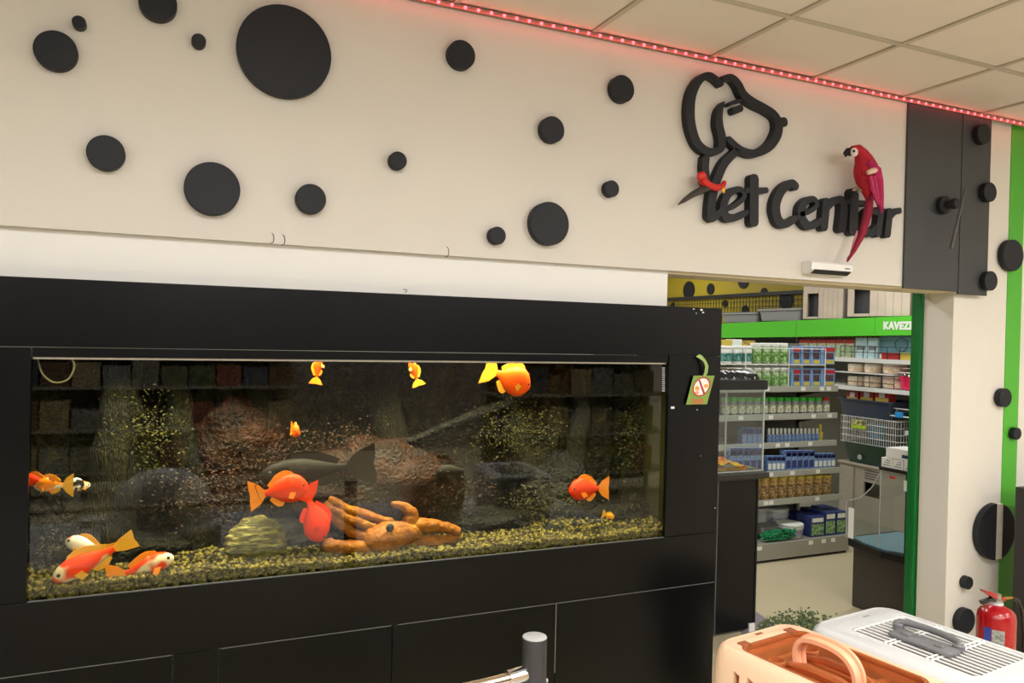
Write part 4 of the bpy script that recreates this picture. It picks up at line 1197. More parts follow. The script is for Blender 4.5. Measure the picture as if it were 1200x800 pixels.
# ------------------------------------------------------------------ perpendicular run along the yellow wall with the green header
XR = 5.40
rn = thing('wall_shelving', 'tall shop shelving along the yellow wall under a green header sign', 'shelf', (0, 0, 0))
YN, YFAR = 3.9, 7.6
def rz_(Y, z0): return z0 - (Y - 4.28) * .022     # the header and what stands on it lean a little
def rx_box(name, y0, y1, z0, z1, x0, x1, m, parent, k=.0, bevel=0):
    v = []
    for y in (y0, y1):
        for z in (rz_(y, z0) if k else z0, rz_(y, z1) if k else z1):
            for x in (x0, x1): v.append((x, y, z))
    return MB().add(v, [(0, 1, 3, 2), (4, 6, 7, 5), (0, 4, 5, 1), (2, 3, 7, 6), (0, 2, 6, 4), (1, 5, 7, 3)]).build(name, m, parent, bevel=bevel)


bx('back_panel', (5.93, YN, 0), (5.95, YFAR, 1.7), mat('run_back', (96, 98, 88), .6), rn)
zA = at(1020, 420, X=XR + .02).z
zC = at(1020, 454, X=XR).z
zD = at(1050, 503, X=XR + .05).z
for z, xx, YN_, YFAR_ in ((zA, XR + .02, YN, YFAR), (zC, XR, YN, YFAR), (zD, XR + .05, YN, 4.372)):
    bx('shelf_board', (xx + .01, YN_, z - .03), (5.93, YFAR_, z - .006), M_paper, rn)
    bx('shelf_edge', (xx, YN_, z - .036), (xx + .01, YFAR_, z), mat('shelf_edge_white', (214, 216, 212), .4), rn)
bx('base', (XR, YN, 0), (5.93, YFAR, .14), MATS['shelf_base'], rn)
for y in (4.02, 5.02, 6.0, 7.0): bx('upright', (5.88, y, 0), (5.92, y + .03, 1.7), M_grey, rn)
hd = rx_box('header_board', 3.9, 7.6, 1.728, 1.882, XR - .03, XR, M_sign, rn, 1)
rx_box('header_seam', 4.618, 4.622, 1.732, 1.878, XR - .0308, XR - .03, mat('seam_green', (56, 150, 30), .4), hd, 1)
rx_box('header_seam', 5.50, 5.505, 1.732, 1.878, XR - .0308, XR - .03, MATS['seam_green'], hd, 1)
rx_box('deck', 3.9, 7.6, 1.862, 1.880, XR + .001, 5.93, M_blkm, rn, 1)
# header word
cu = bpy.data.curves.new('header_lettering', 'FONT')
cu.body = 'KAVEZI'
cu.size = .105
cu.offset = .0065
cu.extrude = .001
cu.space_character = 1.06
tmp = bpy.data.objects.new('header_lettering', cu)
COL.objects.link(tmp)
bpy.context.view_layer.update()
me = bpy.data.meshes.new_from_object(tmp.evaluated_get(bpy.context.evaluated_depsgraph_get()))
bpy.data.objects.remove(tmp)
me.materials.append(M_paper)
lo = bpy.data.objects.new('header_lettering', me)
COL.objects.link(lo)
lo.parent = hd
p = at(1035, 385.5, X=XR - .032)
p2 = at(1070.5, 384, X=XR - .032)
wtxt = max(v.co.x for v in me.vertices)
htxt = max(v.co.y for v in me.vertices)
want_h = at(1045, 376.5, X=XR - .032).z - at(1045, 385.5, X=XR - .032).z
sx = (p.y - p2.y) * .93 / wtxt
lo.matrix_world = Matrix.Translation((XR - .032, p.y, p.z)) @ Matrix(((0, 0, -1, 0), (-1, .022 * 0, 0, 0), (0, 1, 0, 0), (0, 0, 0, 1))) @ Matrix.Diagonal((sx, want_h / htxt, 1, 1))

# grey crates and wooden pet houses on top of the header
def topz(y): return rz_(y, 1.881)
M_crate = mat('grey_crate', (150, 150, 154), .45)
M_lwood = mat('pale_wood', (212, 196, 178), .6, var=.14, scale=8, bump=.1)
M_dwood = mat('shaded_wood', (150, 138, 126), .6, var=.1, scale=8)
for x0, x1, yt, lab in ((845, 887, 367, 'grey plastic crate at the far end on the green header'), (889, 938, 362.5, 'grey plastic crate next to the wooden pet house')):
    a, b = at(x0, yt, X=XR + .03), at(x1, yt, X=XR + .03)
    ym = (a.y + b.y) / 2
    h = at((x0 + x1) / 2, yt, X=XR + .03).z - topz(ym)
    t = thing('crate', lab, 'crate', (XR + .03, ym, topz(b.y) + .003), 0, 'grey crates on the header')
    L2 = (a.y - b.y) / 2
    mb = MB()
    mb.loft([rrect(.19, L2 * .93, .03, 0, cx=.2), rrect(.2, L2, .03, h, cx=.2)], cap=False)
    mb.build('tub', M_crate, t, smooth=True)
    MB().loft([rrect(.19, L2 * .93, .03, .003, cx=.2), rrect(.188, L2 * .92, .03, .004, cx=.2)]).build('bottom', M_crate, t)
    MB().loft([rrect(.215, L2 + .012, .035, h - .02, cx=.2), rrect(.215, L2 + .012, .035, h, cx=.2), rrect(.19, L2 - .01, .03, h, cx=.2), rrect(.19, L2 - .01, .03, h - .02, cx=.2)], closed=True).build('rim', M_crate, t)
for x0, x1, wx0, wx1, wy0, wy1, lab in ((941, 987, 945.5, 958, 343.5, 371, 'pale wooden pet house with a small window next to the grey crate'), (993, 1066, 1000, 1018, 338, 367.5, 'pale wooden pet house with a big window above the header word')):
    XH = XR + .02
    a, b = at(x0, 360, X=XH), at(x1, 360, X=XH)
    ym = (a.y + b.y) / 2
    zb = topz(b.y) + .004
    H_ = .40
    t = thing('pet_house', lab, 'pet house', (XH, b.y, zb), 0, 'wooden pet houses on the header')
    W = a.y - b.y
    wa, wb = at(wx0, wy1, X=XH), at(wx1, wy0, X=XH)
    wy_0, wy_1 = wb.y - b.y, wa.y - b.y
    wz0, wz1 = max(.02, wa.z - zb), wb.z - zb
    bx('wall_board', (.014, .0, 0), (.42, .014, H_), M_dwood, t)
    bx('wall_board', (.014, W - .014, 0), (.42, W, H_), M_dwood, t)
    bx('wall_board', (.406, .014, 0), (.42, W - .014, H_), M_dwood, t)
    bx('roof_board', (-.03, -.02, H_), (.45, W + .02, H_ + .02), M_lwood, t)
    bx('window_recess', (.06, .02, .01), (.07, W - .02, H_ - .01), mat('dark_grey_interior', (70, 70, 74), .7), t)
    # vertical planks with the window cut out
    npl = 4 if W < .45 else 5
    rest = wy_0 - .012
    for k in range(npl):
        y0 = rest * k / npl; y1 = rest * (k + 1) / npl - .003
        bx('plank', (0, y0, 0), (.014, y1, H_), M_lwood, t, bevel=.002)
    bx('plank', (0, wy_1 + .003, 0), (.014, W, H_), M_lwood, t, bevel=.002)
    bx('plank', (0, wy_0 - .01, 0), (.014, wy_1 + .001, wz0), M_lwood, t, bevel=.002)
    bx('plank', (0, wy_0 - .01, wz1), (.014, wy_1 + .001, H_), M_lwood, t, bevel=.002)

# yellow wall: dark mesh and discs
zr = 2.20
ms = thing('wall_mesh', 'black wire grid with a dark top rail fixed on the yellow wall', 'wire mesh', (0, 0, 0))
bx('top_rail', (6.255, 5.2, zr - .02), (6.285, 9.3, zr + .02), M_dkwire, ms)
mb = MB()
y = 5.25
while y < 9.3: mb.box((6.263, y, 1.6), (6.268, y + .006, zr)); y += .055
mb.build('vertical_wire', M_dkwire, ms, kind='stuff')
mb = MB()
for k in range(9): mb.box((6.268, 5.2, 1.62 + .062 * k), (6.273, 9.3, 1.627 + .062 * k))
mb.build('horizontal_wire', M_dkwire, ms)
YD = [(807, 340, 10.5, 'large black dot on the yellow wall, far end above the mesh'), (832.5, 338.5, 6.5, 'small black dot on the yellow wall beside the large far dot'), (871, 329, 9, 'black dot cut by the passage lintel on the yellow wall'), (895, 342, 5, 'small black dot at the dark rail of the yellow wall'), (849.5, 355.5, 4.2, 'small black dot behind the mesh on the yellow wall'), (873, 363, 5.5, 'black dot behind the mesh just above the far crate'), (921, 352, 11, 'large black dot behind the mesh above the near crate'), (788, 358, 3.5, 'black dot behind the mesh close to the white wall edge')]
for cx, cy, ry, lab in YD:
    p, e = at(cx, cy, X=6.29), at(cx, cy + ry, X=6.29)
    o = MB().lathe([(p.z - e.z, 0), (p.z - e.z, .012)], 32).build('wall_dot', M_black)
    o.location = (6.299, p.y, p.z); o.rotation_euler = (0, -pi / 2, 0)
    tag(o, lab, 'wall disc', 'black dots on the yellow wall')

# goods on the run (axis X)
zTop = zA - .005
carton_i = 0
for k, (x0, x1) in enumerate(((936.5, 947), (947.5, 957.5), (958, 968), (968.5, 979), (979.5, 990), (990.5, 1001))):
    carton('feed_box', x0, x1, 397.5, XR + .05, zTop, P_cream, 'cream box with a red top edge, %s of the row under the header' % ['first', 'second', 'third', 'fourth', 'fifth', 'last'][k], 'red topped boxes', axis='X', depth=.12, bands=((0, 1, .78, 1, P_red), (.05, .95, .1, .6, P_lgrn)))
P_ice = pm('pack_ice', (176, 214, 222), (206, 232, 236), 20)
for k, (x0, x1) in enumerate(((1002.5, 1016.5), (1017, 1029))):
    carton('litter_bag', x0, x1, 395.5, XR + .05, zTop, P_ice, ['pale blue bag next to the red topped boxes', 'pale blue bag next to the blue cage box'][k], 'pale blue bags', 'bag', axis='X', depth=.12, bands=((.1, .9, .42, .62, pm('print_grey', (130, 140, 140))), ))
cb = carton('cage_box', 1030.5, 1072, 393, XR + .08, zTop, pm('pack_aqua', (110, 164, 178)), 'aqua box with a round line drawing under the header word', None, axis='X', depth=.2, bands=((.0, 1, .80, .92, pm('print_aqua', (140, 196, 206))),))
q = at(1056, 404, X=XR + .077)
ring = [(XR + .078, q.y + .06 * cos(a), q.z + .055 * sin(a)) for a in [2 * pi * i / 20 for i in range(20)]]
o = MB().tube(ring, .003, 5, closed=True).build('line_drawing', mat('plum_ink', (96, 74, 92), .6))
o.parent = cb; o.matrix_parent_inverse = (Matrix.Translation(cb.location) @ cb.rotation_euler.to_matrix().to_4x4()).inverted()
carton('tray_box', 1030, 1053.5, 413, XR + .03, zTop, pm('pack_maroon', (170, 40, 44)), 'low maroon tray at the shelf edge under the aqua box', None, 'tray', axis='X', depth=.04, bands=((.02, .12, .2, .8, P_white),))
carton('tray_box', 1054.5, 1071, 413.5, XR + .03, zTop, P_yel, 'low yellow tray at the shelf edge beside the green post', None, 'tray', axis='X', depth=.04)
rails = thing('shelf_guard', 'thin dark wire guard across the pale blue bags', 'wire guard', (0, 0, 0))
mb = MB()
ya, yb_ = at(985, 410, X=XR + .02).y, at(1070, 410, X=XR + .02).y
for z in (zA + .05, zA + .10): mb.cyl((XR + .02, ya, z), (XR + .02, yb_, z), .003, 6)
mb.build('wire', M_dkwire, rails)
mb = MB()
for k in range(7): mb.cyl((XR + .02, yb_ + (ya - yb_) * k / 6, zA), (XR + .02, yb_ + (ya - yb_) * k / 6, zA + .10), .003, 6)
mb.build('wire_post', M_dkwire, rails)
# feeder pots in two levels
P_pot = pm('pot_cream', (238, 226, 208)); P_pot2 = pm('pot_pink', (226, 196, 190))
P_potp = pm('pot_print', (240, 226, 204), (220, 186, 146), 40)
zM = at(1020, 437.5, X=XR + .02).z
for lv, zb, yt in (('upper', zM + .004, 426), ('lower', zC + .001, 440.5)):
    for k, (x0, x1) in enumerate(((988, 1006.5), (1007, 1026), (1026.5, 1053))):
        jar('food_tub', x0, x1, yt, XR + .05, zb, P_pot2 if k == 2 else P_pot, P_pot, 'cream tub with a brown print, %s level, %s' % (lv, ['nearest the grey shelf', 'middle of three', 'widest of three'][k]), 'cream tubs', 'tub', band=P_potp, lidh=.2, axis='X', taper=.92)
rk2 = thing('wire_rack', 'white wire rack around the cream tubs', 'rack', (0, 0, 0))
ya, yb_ = at(979, 440, X=XR + .015).y, at(1048, 440, X=XR + .015).y
mb = MB()
bxm = MB().box((XR + .01, yb_, zM - .006), (XR + .26, ya, zM + .002)).build('rack_floor', M_wire, rk2)
mb = MB()
for k in range(6):
    yy = yb_ + (ya - yb_) * k / 5
    mb.cyl((XR + .015, yy, zC), (XR + .015, yy, zM), .0035, 6)
mb.build('front_wire', M_dkwire, rk2)
mb = MB()
for z in (zC + .04,): mb.cyl((XR + .015, yb_, z), (XR + .015, ya, z), .0035, 6)
mb.build('cross_wire', M_dkwire, rk2)
# pink bowl carrier
q = at(1063, 451, X=XR + .06)
pb = thing('hamster_carrier', 'clear domed carrier on a pink base at the green door post', 'carrier', (XR + .13, q.y, zC + .001))
MB().lathe([(.07, 0), (.085, .01), (.105, .10), (.11, .11)], 24).build('base', mat('hot_pink', (226, 30, 90), .35), pb, smooth=True)
MB().lathe([(.11, .111), (.10, .155), (.06, .19), (.01, .198)], 24).build('dome', glass('dome_clear', (.88, .86, .88), extra=.08), pb, smooth=True)
for z, r in ((.14, .106), (.175, .083)):
    MB().tube([(r * cos(a), r * sin(a), z) for a in [2 * pi * i / 24 for i in range(24)]], .004, 5, closed=True).build('dome_rib', M_wire, pb)
# red packets on a navy tray on the green cage
zT0 = at(1012, 489, X=XR).z
ty0, ty1 = at(981, 470, X=XR).y, at(1043, 470, X=XR).y
zT1 = at(1012, 468.5, X=XR).z
tr = thing('litter_tray', 'deep navy plastic tray resting on the wire cage top', 'tray', (XR + .17, (ty0 + ty1) / 2, zT0 + .002))
L2 = (ty0 - ty1) / 2
M_nv = mat('navy_plastic', (52, 62, 82), .4)
hT = zT1 - zT0
MB().loft([rrect(.15, L2 * .9, .04, 0), rrect(.17, L2, .05, hT)], cap=False).build('tub', M_nv, tr, smooth=True)
MB().loft([rrect(.15, L2 * .9, .04, .002), rrect(.15, L2 * .9, .04, .006)]).build('bottom', M_nv, tr)
MB().loft([rrect(.185, L2 + .015, .05, hT - .012), rrect(.185, L2 + .015, .05, hT), rrect(.165, L2 - .005, .05, hT), rrect(.165, L2 - .005, .05, hT - .012)], closed=True).build('rim', M_nv, tr)
for k, (x0, x1) in enumerate(((992, 1006), (1007.5, 1024), (1025, 1042.5))):
    carton('treat_packet', x0, x1, 458, XR + .06, zT0 + .010, P_red, ['red packet in the navy tray, nearest the grey shelf', 'red packet in the middle of the navy tray', 'widest red packet in the navy tray'][k], 'red packets', 'packet', axis='X', depth=.08, bands=((.05, .95, .55, .74, P_yel), (.3, .7, .72, .95, P_white)))
# wire cage with a green base
cg0, cg1 = at(985, 520, X=XR).y, at(1052, 520, X=XR).y
zc0, zc1 = at(1018, 545, X=XR).z, at(1018, 521, X=XR).z
zct = zT0
cg = thing('wire_cage', 'white wire cage on a dark green base below the navy tray', 'cage', (XR + .20, (cg0 + cg1) / 2, zc0))
L2 = (cg0 - cg1) / 2
M_dgr = mat('dark_green_plastic', (30, 62, 48), .4)
MB().loft([rrect(.17, L2 * .86, .06, 0), rrect(.20, L2 * .98, .07, (zc1 - zc0) * .75), rrect(.21, L2, .07, zc1 - zc0)]).build('base', M_dgr, cg, smooth=True)
MB().lathe([(.022, 0), (.022, .003)], 16).build('emblem', mat('emblem_grey', (170, 186, 178), .5), cg, loc=(-.2, .08, .055)).rotation_euler = (0, -pi / 2, 0)
hz0, hz1 = zc1 - zc0, zct - zc0 - .002
mb = MB()
nv = 26
for k in range(nv + 1):
    yy = -L2 + 2 * L2 * k / nv
    for xx in (-.2, .2): mb.cyl((xx, yy, hz0), (xx, yy, hz1), .0022, 5)
for k in range(12):
    xx = -.2 + .4 * k / 12
    for yy in (-L2, L2): mb.cyl((xx, yy, hz0), (xx, yy, hz1), .0022, 5)
mb.build('vertical_wire', M_wire, cg)
mb = MB()
for k in range(5):
    z = hz0 + (hz1 - hz0) * k / 4
    for xx in (-.2, .2): mb.cyl((xx, -L2, z), (xx, L2, z), .003, 5)
    for yy in (-L2, L2): mb.cyl((-.2, yy, z), (.2, yy, z), .003, 5)
for k in range(10): mb.cyl((-.2, -L2 + 2 * L2 * k / 9, hz1), (.2, -L2 + 2 * L2 * k / 9, hz1), .002, 5)
mb.build('horizontal_wire', M_wire, cg)
carton('info_card', 997.5, 1015, 492, XR - .012, at(1006, 502, X=XR - .012).z, pm('card_yellow', (214, 220, 140), (90, 84, 50), 30), 'yellow-green picture card on the front of the wire cage', None, 'card', axis='X', depth=.006, bands=((0, 1, 0, .35, mat('card_lime', (170, 210, 40), .5)),))
# clear container with a blue clip
q = at(1057, 500, X=XR + .1)
cc = thing('clear_container', 'clear lidded container with a blue clip beside the wire cage', 'container', (XR + .16, q.y - .02, zD + .001))
MB().loft([rrect(.10, .12, .03, 0), rrect(.12, .14, .03, .11), rrect(.10, .11, .03, .17)]).build('tub', glass('container_clear', (.75, .76, .74), extra=.12), cc, smooth=True, angle=60)
MB().tube(rrect(.121, .141, .03, .11), .006, 6, closed=True).build('rim', M_wire, cc)
MB().tube(rrect(.10, .11, .03, .17), .005, 6, closed=True).build('rim', M_wire, cc)
bx('clip', (-.135, -.04, .10), (-.115, .03, .145), mat('clip_blue', (40, 140, 210), .4), cc, bevel=.004)
carton('print_box', 1020, 1035, 496, XR + .32, zc1 + .002, pm('pack_cyan', (60, 170, 206)), 'small cyan box seen through the wire cage', None, axis='X', depth=.04)
# beige pet toilet below
b0, b1 = at(984, 580, X=XR + .02).y, at(1066, 580, X=XR + .02).y
zt = zc0 - .004
ph = thing('litter_house', 'beige plastic litter house with vent slits and dark doorway under the cage', 'litter house', (XR + .01, b1, .142))
M_bei = mat('beige_plastic', (168, 160, 146), .5)
W, H_ = b0 - b1, zt - .142
dy0, dy1 = at(1030, 570, X=XR).y - b1, at(1011, 570, X=XR).y - b1
dz0, dz1 = at(1020, 583, X=XR).z - .142, at(1020, 566, X=XR).z - .142
mb = MB()
mb.box((0, 0, 0), (.02, dy0, H_ - .02)).box((0, dy1, 0), (.02, W, H_ - .02)).box((0, dy0, 0), (.02, dy1, dz0)).box((0, dy0, dz1), (.02, dy1, H_ - .02))
mb.build('front_shell', M_bei, ph)
mb = MB().box((.02, 0, 0), (.46, .02, H_ - .02)).box((.02, W - .02, 0), (.46, W, H_ - .02)).box((.44, .02, 0), (.46, W - .02, H_ - .02))
mb.build('side_shell', M_bei, ph)
bx('lid', (-.015, -.015, H_ - .02), (.475, W + .015, H_), M_bei, ph, bevel=.006)
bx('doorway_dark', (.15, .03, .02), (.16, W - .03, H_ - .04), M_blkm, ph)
for k in range(4):
    z = dz1 + .03 + .022 * k
    if z < H_ - .04: bx('vent_slit', (-.003, dy0 + .01, z), (.001, dy1 - .01, z + .007), mat('slit_dark', (84, 80, 72), .6), ph)
bx('pilaster', (-.012, W - .16, .02), (0, W - .03, H_ - .04), M_bei, ph, bevel=.004)

# ------------------------------------------------------------------ floor patch and plant in the passage
fm = [at(x, y, Z=0) for x, y in ((870, 706), (884, 716), (900, 727), (916, 746), (930, 765), (870, 765))]
tag(MB().prism([(p.x, p.y, .001) for p in fm], (0, 0, .004)).build('floor_mat', mat('violet_grey_mat', (140, 132, 138), .7)), 'grey violet floor mat with a curved edge beside the pedestal', 'mat')
pp = at(948, 730, Y=2.3)
pl = thing('potted_plant', 'small-leaved green bush behind the two pet carriers', 'plant', (pp.x, pp.y, 0))
MB().lathe([(.09, 0), (.10, .01), (.13, .26), (.14, .28), (.125, .28), (.11, .24)], 24).build('pot', mat('dark_pot', (60, 54, 48), .6), pl, smooth=True)
mb = MB()
for k in range(26):
    a = random.random() * 6.28; r = .15 * random.random() ** .5
    mb.tube([(r * .4 * cos(a), r * .4 * sin(a), .24), (r * cos(a), r * sin(a), .42), (r * 1.15 * cos(a), r * 1.15 * sin(a), pp.z - .02 + .03 * random.random())], [.003, .002, .001], 4)
mb.build('stem', mat('stem_green', (70, 84, 40), .6), pl)
rs = random.Random(5)
mb = MB()
for k in range(4200):
    a = rs.random() * 6.28; r = .20 * rs.random() ** .5
    z = rs.uniform(.34, pp.z + .035 - .09 * (r / .20) ** 2 + .04 * noise.noise(Vector((cos(a) * r * 30, sin(a) * r * 30, 0))))
    p = Vector((r * cos(a), r * sin(a), z)); d = Vector((rs.uniform(-1, 1), rs.uniform(-1, 1), rs.uniform(-.2, 1))).normalized(); e = d.orthogonal().normalized(); s_ = rs.uniform(.012, .022)
    mb.add([p, p + d * s_ * .5 + e * s_ * .3, p + d * s_, p + d * s_ * .5 - e * s_ * .3], [(0, 1, 2), (0, 2, 3)])
mb.build('foliage', mat('leaf_green', (64, 84, 36), .6, var=.5, scale=30), pl, kind='stuff')

# ------------------------------------------------------------------ fire extinguisher and dark stand at the right
ex = thing('fire_extinguisher', 'red fire extinguisher on the floor by the green stripe', 'extinguisher', (3.50, 2.30, 0))
M_exr = mat('extinguisher_red', (165, 14, 26), .22, coat=.4)
EH = at(1170, 709, Y=2.3).z
MB().lathe([(.074, 0), (.080, .008), (.080, EH - .055), (.076, EH - .03), (.062, EH - .012), (.038, EH), (.024, EH + .008)], 36).build('cylinder', M_exr, ex, smooth=True)
MB().lathe([(.024, EH + .004), (.024, EH + .03), (.017, EH + .034), (.017, EH + .055)], 20).build('neck', mat('valve_silver', (190, 186, 180), .3, metal=.9), ex, smooth=True)
MB().lathe([(.027, EH + .006), (.027, EH + .018)], 20).build('seal_ring', mat('seal_white', (214, 220, 232), .4), ex)
hx = lambda x, y: Vector((at(x, y, Y=2.3).x - 3.5, 0, at(x, y, Y=2.3).z))
MB().prism([hx(1150, 690) + Vector((0, -.012, 0)), hx(1164, 694) + Vector((0, -.012, 0)), hx(1176, 700) + Vector((0, -.012, 0)), hx(1176, 704) + Vector((0, -.012, 0)), hx(1162, 700) + Vector((0, -.012, 0)), hx(1152, 693) + Vector((0, -.012, 0))], (0, .024, 0)).build('lever', M_exr, ex, bevel=.002)
MB().prism([hx(1149, 704) + Vector((0, -.010, 0)), hx(1163, 699) + Vector((0, -.010, 0)), hx(1174, 702) + Vector((0, -.010, 0)), hx(1172, 706) + Vector((0, -.010, 0)), hx(1160, 703) + Vector((0, -.010, 0)), hx(1151, 708) + Vector((0, -.010, 0))], (0, .02, 0)).build('handle', M_blk, ex, bevel=.002)
MB().cyl(hx(1174, 701), hx(1186, 700), .007, 10).build('hose_fitting', mat('brass', (190, 150, 70), .3, metal=.9), ex)
MB().tube([hx(1186, 700), hx(1193, 704), hx(1197, 716), hx(1199, 745), hx(1197, 790)], .010, 8).build('hose', M_blk, ex, smooth=True)
def lab_patch(a0, a1, z0, z1, m, nm):
    n = 8; v = []
    for i in range(n + 1):
        a = radians(a0 + (a1 - a0) * i / n)
        for z in (z0, z1): v.append((.0808 * cos(a), .0808 * sin(a), z))
    MB().add(v, [(2 * i, 2 * i + 2, 2 * i + 3, 2 * i + 1) for i in range(n)]).build(nm, m, ex, smooth=True)
lab_patch(-158, -122, .13, EH - .09, mat('silver_label', (176, 180, 176), .4, col2=(120, 126, 126), scale=60), 'label')
lab_patch(-182, -160, .20, EH - .085, mat('blue_label', (50, 70, 160), .4), 'blue_label')
pst = at(1193, 571, Y=2.6)
tag(bx('stand', (pst.x + .01, 2.55, 0), (pst.x + .50, 2.62, pst.z), mat('charcoal_stand', (46, 46, 46), .5), bevel=.004), 'dark upright stand board beside the extinguisher at the green stripe', 'stand')

# ------------------------------------------------------------------ display table, barrier post and carriers in front
tbh = .58
tb_ = thing('display_table', 'low white display table carrying the pet carriers', 'table', (0, 0, 0))
bx('table_top', (-.75, .75, tbh - .03), (2.35, 1.645, tbh), mat('table_white', (206, 206, 200), .4), tb_, bevel=.004)
for x in (-.7, 2.27):
    for y in (.8, 1.58): bx('leg', (x, y, 0), (x + .04, y + .04, tbh - .03), M_grey, tb_)
bo = thing('barrier_post', 'dark grey barrier post with a pale cap and chrome rail', 'barrier', (.832, 1.69, 0))
PT = at(626, 745, Y=1.69).z
MB().lathe([(.031, 0), (.031, PT - .003)], 28).build('tube', mat('post_grey', (48, 48, 50), .4), bo, smooth=True)
MB().lathe([(.030, PT - .003), (.030, PT - .001), (.028, PT)], 28).build('cap', mat('cap_grey', (186, 188, 188), .4), bo, smooth=True)
rz0 = .822
MB().cyl((-.025, 0, rz0), (-.078, -.012, rz0), .021, 20).build('collar', mat('chrome', (226, 226, 226), .1, metal=1), bo, smooth=True)
MB().tube([(-.07, -.010, rz0), (-.4, -.05, rz0), (-1.9, -.10, rz0)], .015, 14).build('rail', mat('rail_chrome', (224, 214, 196), .15, metal=1), bo, smooth=True)
for a, z in ((-70, PT - .115), (-20, PT - .11)):
    o = MB().lathe([(.007, 0), (.006, .004)], 10).build('screw', M_steel, bo)
    o.location = (.031 * cos(radians(a)), .031 * sin(radians(a)), z); o.rotation_euler = (0, pi / 2, radians(a))


def rr_solid(levels, n=6):
    return MB().loft([rrect(hx_, hy_, r, z, n, 0, 0) for z, hx_, hy_, r in levels])


# beige carrier with an amber lid
ZB = .922
ca = at(848, 752, Z=ZB); cb2 = at(922, 731, Z=ZB)
wv = cb2 - ca
rzb = math.atan2(wv.y, wv.x)
HX = .155; HY = .235; HB = ZB - tbh
mid = (ca + cb2) / 2
dirn = Vector((sin(rzb), -cos(rzb), 0))
cen = mid + dirn * (HY - .025)
cr = thing('pet_carrier', 'peach pet carrier with a see-through amber lid and arched handle', 'pet carrier', (cen.x, cen.y, tbh + .001), rzb, 'pet carriers')
M_pe = mat('peach_plastic', (240, 204, 170), .4)
M_am = bpy.data.materials.new('amber_plastic'); M_am.use_nodes = True
def amber(name, col, rough=.08):
    m = bpy.data.materials.new(name); m.use_nodes = True
    n, L = m.node_tree.nodes, m.node_tree.links
    n.remove(n['Principled BSDF'])
    t = n.new('ShaderNodeBsdfTransparent'); t.inputs[0].default_value = lin(col)
    d = n.new('ShaderNodeBsdfDiffuse'); d.inputs[0].default_value = lin(col)
    g = n.new('ShaderNodeBsdfGlossy'); g.inputs['Roughness'].default_value = rough
    f = front_fresnel(m, 1.45)
    m1 = n.new('ShaderNodeMixShader'); m1.inputs[0].default_value = .4
    m2 = n.new('ShaderNodeMixShader')
    L.new(t.outputs[0], m1.inputs[1]); L.new(d.outputs[0], m1.inputs[2])
    L.new(f, m2.inputs[0]); L.new(m1.outputs[0], m2.inputs[1]); L.new(g.outputs[0], m2.inputs[2])
    L.new(m2.outputs[0], n['Material Output'].inputs[0])
    return m
M_am = amber('amber_clear', (222, 146, 88))
shell = rr_solid([(0, HX * .90, HY * .92, .05), (.01, HX * .93, HY * .94, .05), (HB * .5, HX * 1.04, HY * 1.02, .06), (HB - .05, HX * 1.01, HY, .06), (HB - .025, HX * .985, HY * .99, .06), (HB - .008, HX * .93, HY * .96, .05), (HB, HX * .86, HY * .92, .045)]).build('shell', M_pe, cr)
# cutters in world space
def cut(mb): 
    o = mb.build('cutter', M_pe); o.matrix_world = Matrix.Translation(cr.location) @ Matrix.Rotation(rzb, 4, 'Z'); return o
cuts = [cut(rr_solid([(.02, HX * .86, HY * .88, .04), (HB - .045, HX * .93, HY * .93, .04), (HB - .03, HX * .76, HY * .73, .035)])), cut(rr_solid([(HB - .06, HX * .74, HY * .72, .03), (HB + .05, HX * .74, HY * .72, .03)]))]
for k in range(9):
    y0 = HY * .62 - k * .040
    cuts.append(cut(MB().prism([(-HX - .02, y0, HB - .115), (-HX - .02, y0 - .018, HB - .115), (-HX - .02, y0 - .018, HB - .044), (-HX - .02, y0, HB - .038)], (.05, 0, 0))))
bpy.context.view_layer.update()
boolean(shell, cuts)
bm = bmesh.new(); bm.from_mesh(shell.data)
for f_ in bm.faces: f_.smooth = True
for e in bm.edges:
    if len(e.link_faces) == 2 and e.calc_face_angle(0) > radians(35): e.smooth = False
bm.to_mesh(shell.data); bm.free()
hx2, hy2 = HX * .735, HY * .715
LZ = HB - .004
mb = MB()
lev_ = [(LZ, hx2, hy2, .03), (LZ - .045, hx2 - .004, hy2 - .004, .028), (LZ - .046, hx2 - .02, hy2 - .02, .02), (LZ - .030, hx2 - .028, hy2 - .028, .02), (LZ - .030, .004, .004, .002)]
mb.loft([rrect(a, b, r, z, 5) for z, a, b, r in lev_], cap=False)
mb.build('lid', M_am, cr, smooth=True, angle=35)
mb = MB()
mb.loft([rrect(hx2 + .004, hy2 + .004, .032, LZ + .004), rrect(hx2 - .004, hy2 - .004, .03, LZ + .004), rrect(hx2 - .004, hy2 - .004, .03, LZ - .004), rrect(hx2 + .004, hy2 + .004, .032, LZ - .004)], closed=True).build('lid_rim', M_am, cr, smooth=True)
for sx_, sy_ in ((-.55, .60), (.55, .60), (-.5, -.6), (.5, -.6)):
    MB().lathe([(.022, 0), (.022, .018), (.017, .02), (.017, .004)], 18).build('lid_boss', M_am, cr, smooth=True, loc=(hx2 * sx_, hy2 * sy_, LZ - .031))
bx('lid_hinge', (-.045, hy2 * .52, LZ - .031), (.03, hy2 * .66, LZ - .018), M_am, cr, bevel=.004)
for x in (-.035, .035):
    MB().tube([(x, hy2 * .60, LZ - .025), (x, hy2 * .2, LZ - .012), (x, -hy2 * .3, LZ - .012), (x, -hy2 * .65, LZ - .025)], [.006, .011, .011, .006], 8).build('lid_rib', M_am, cr, smooth=True)
for x in (-hx2 * .75, hx2 * .75):
    bx('lid_tab', (x - .014, hy2 - .004, LZ - .004), (x + .014, hy2 + .018, LZ + .007), mat('amber_tab', (150, 84, 56), .25), cr, bevel=.002)
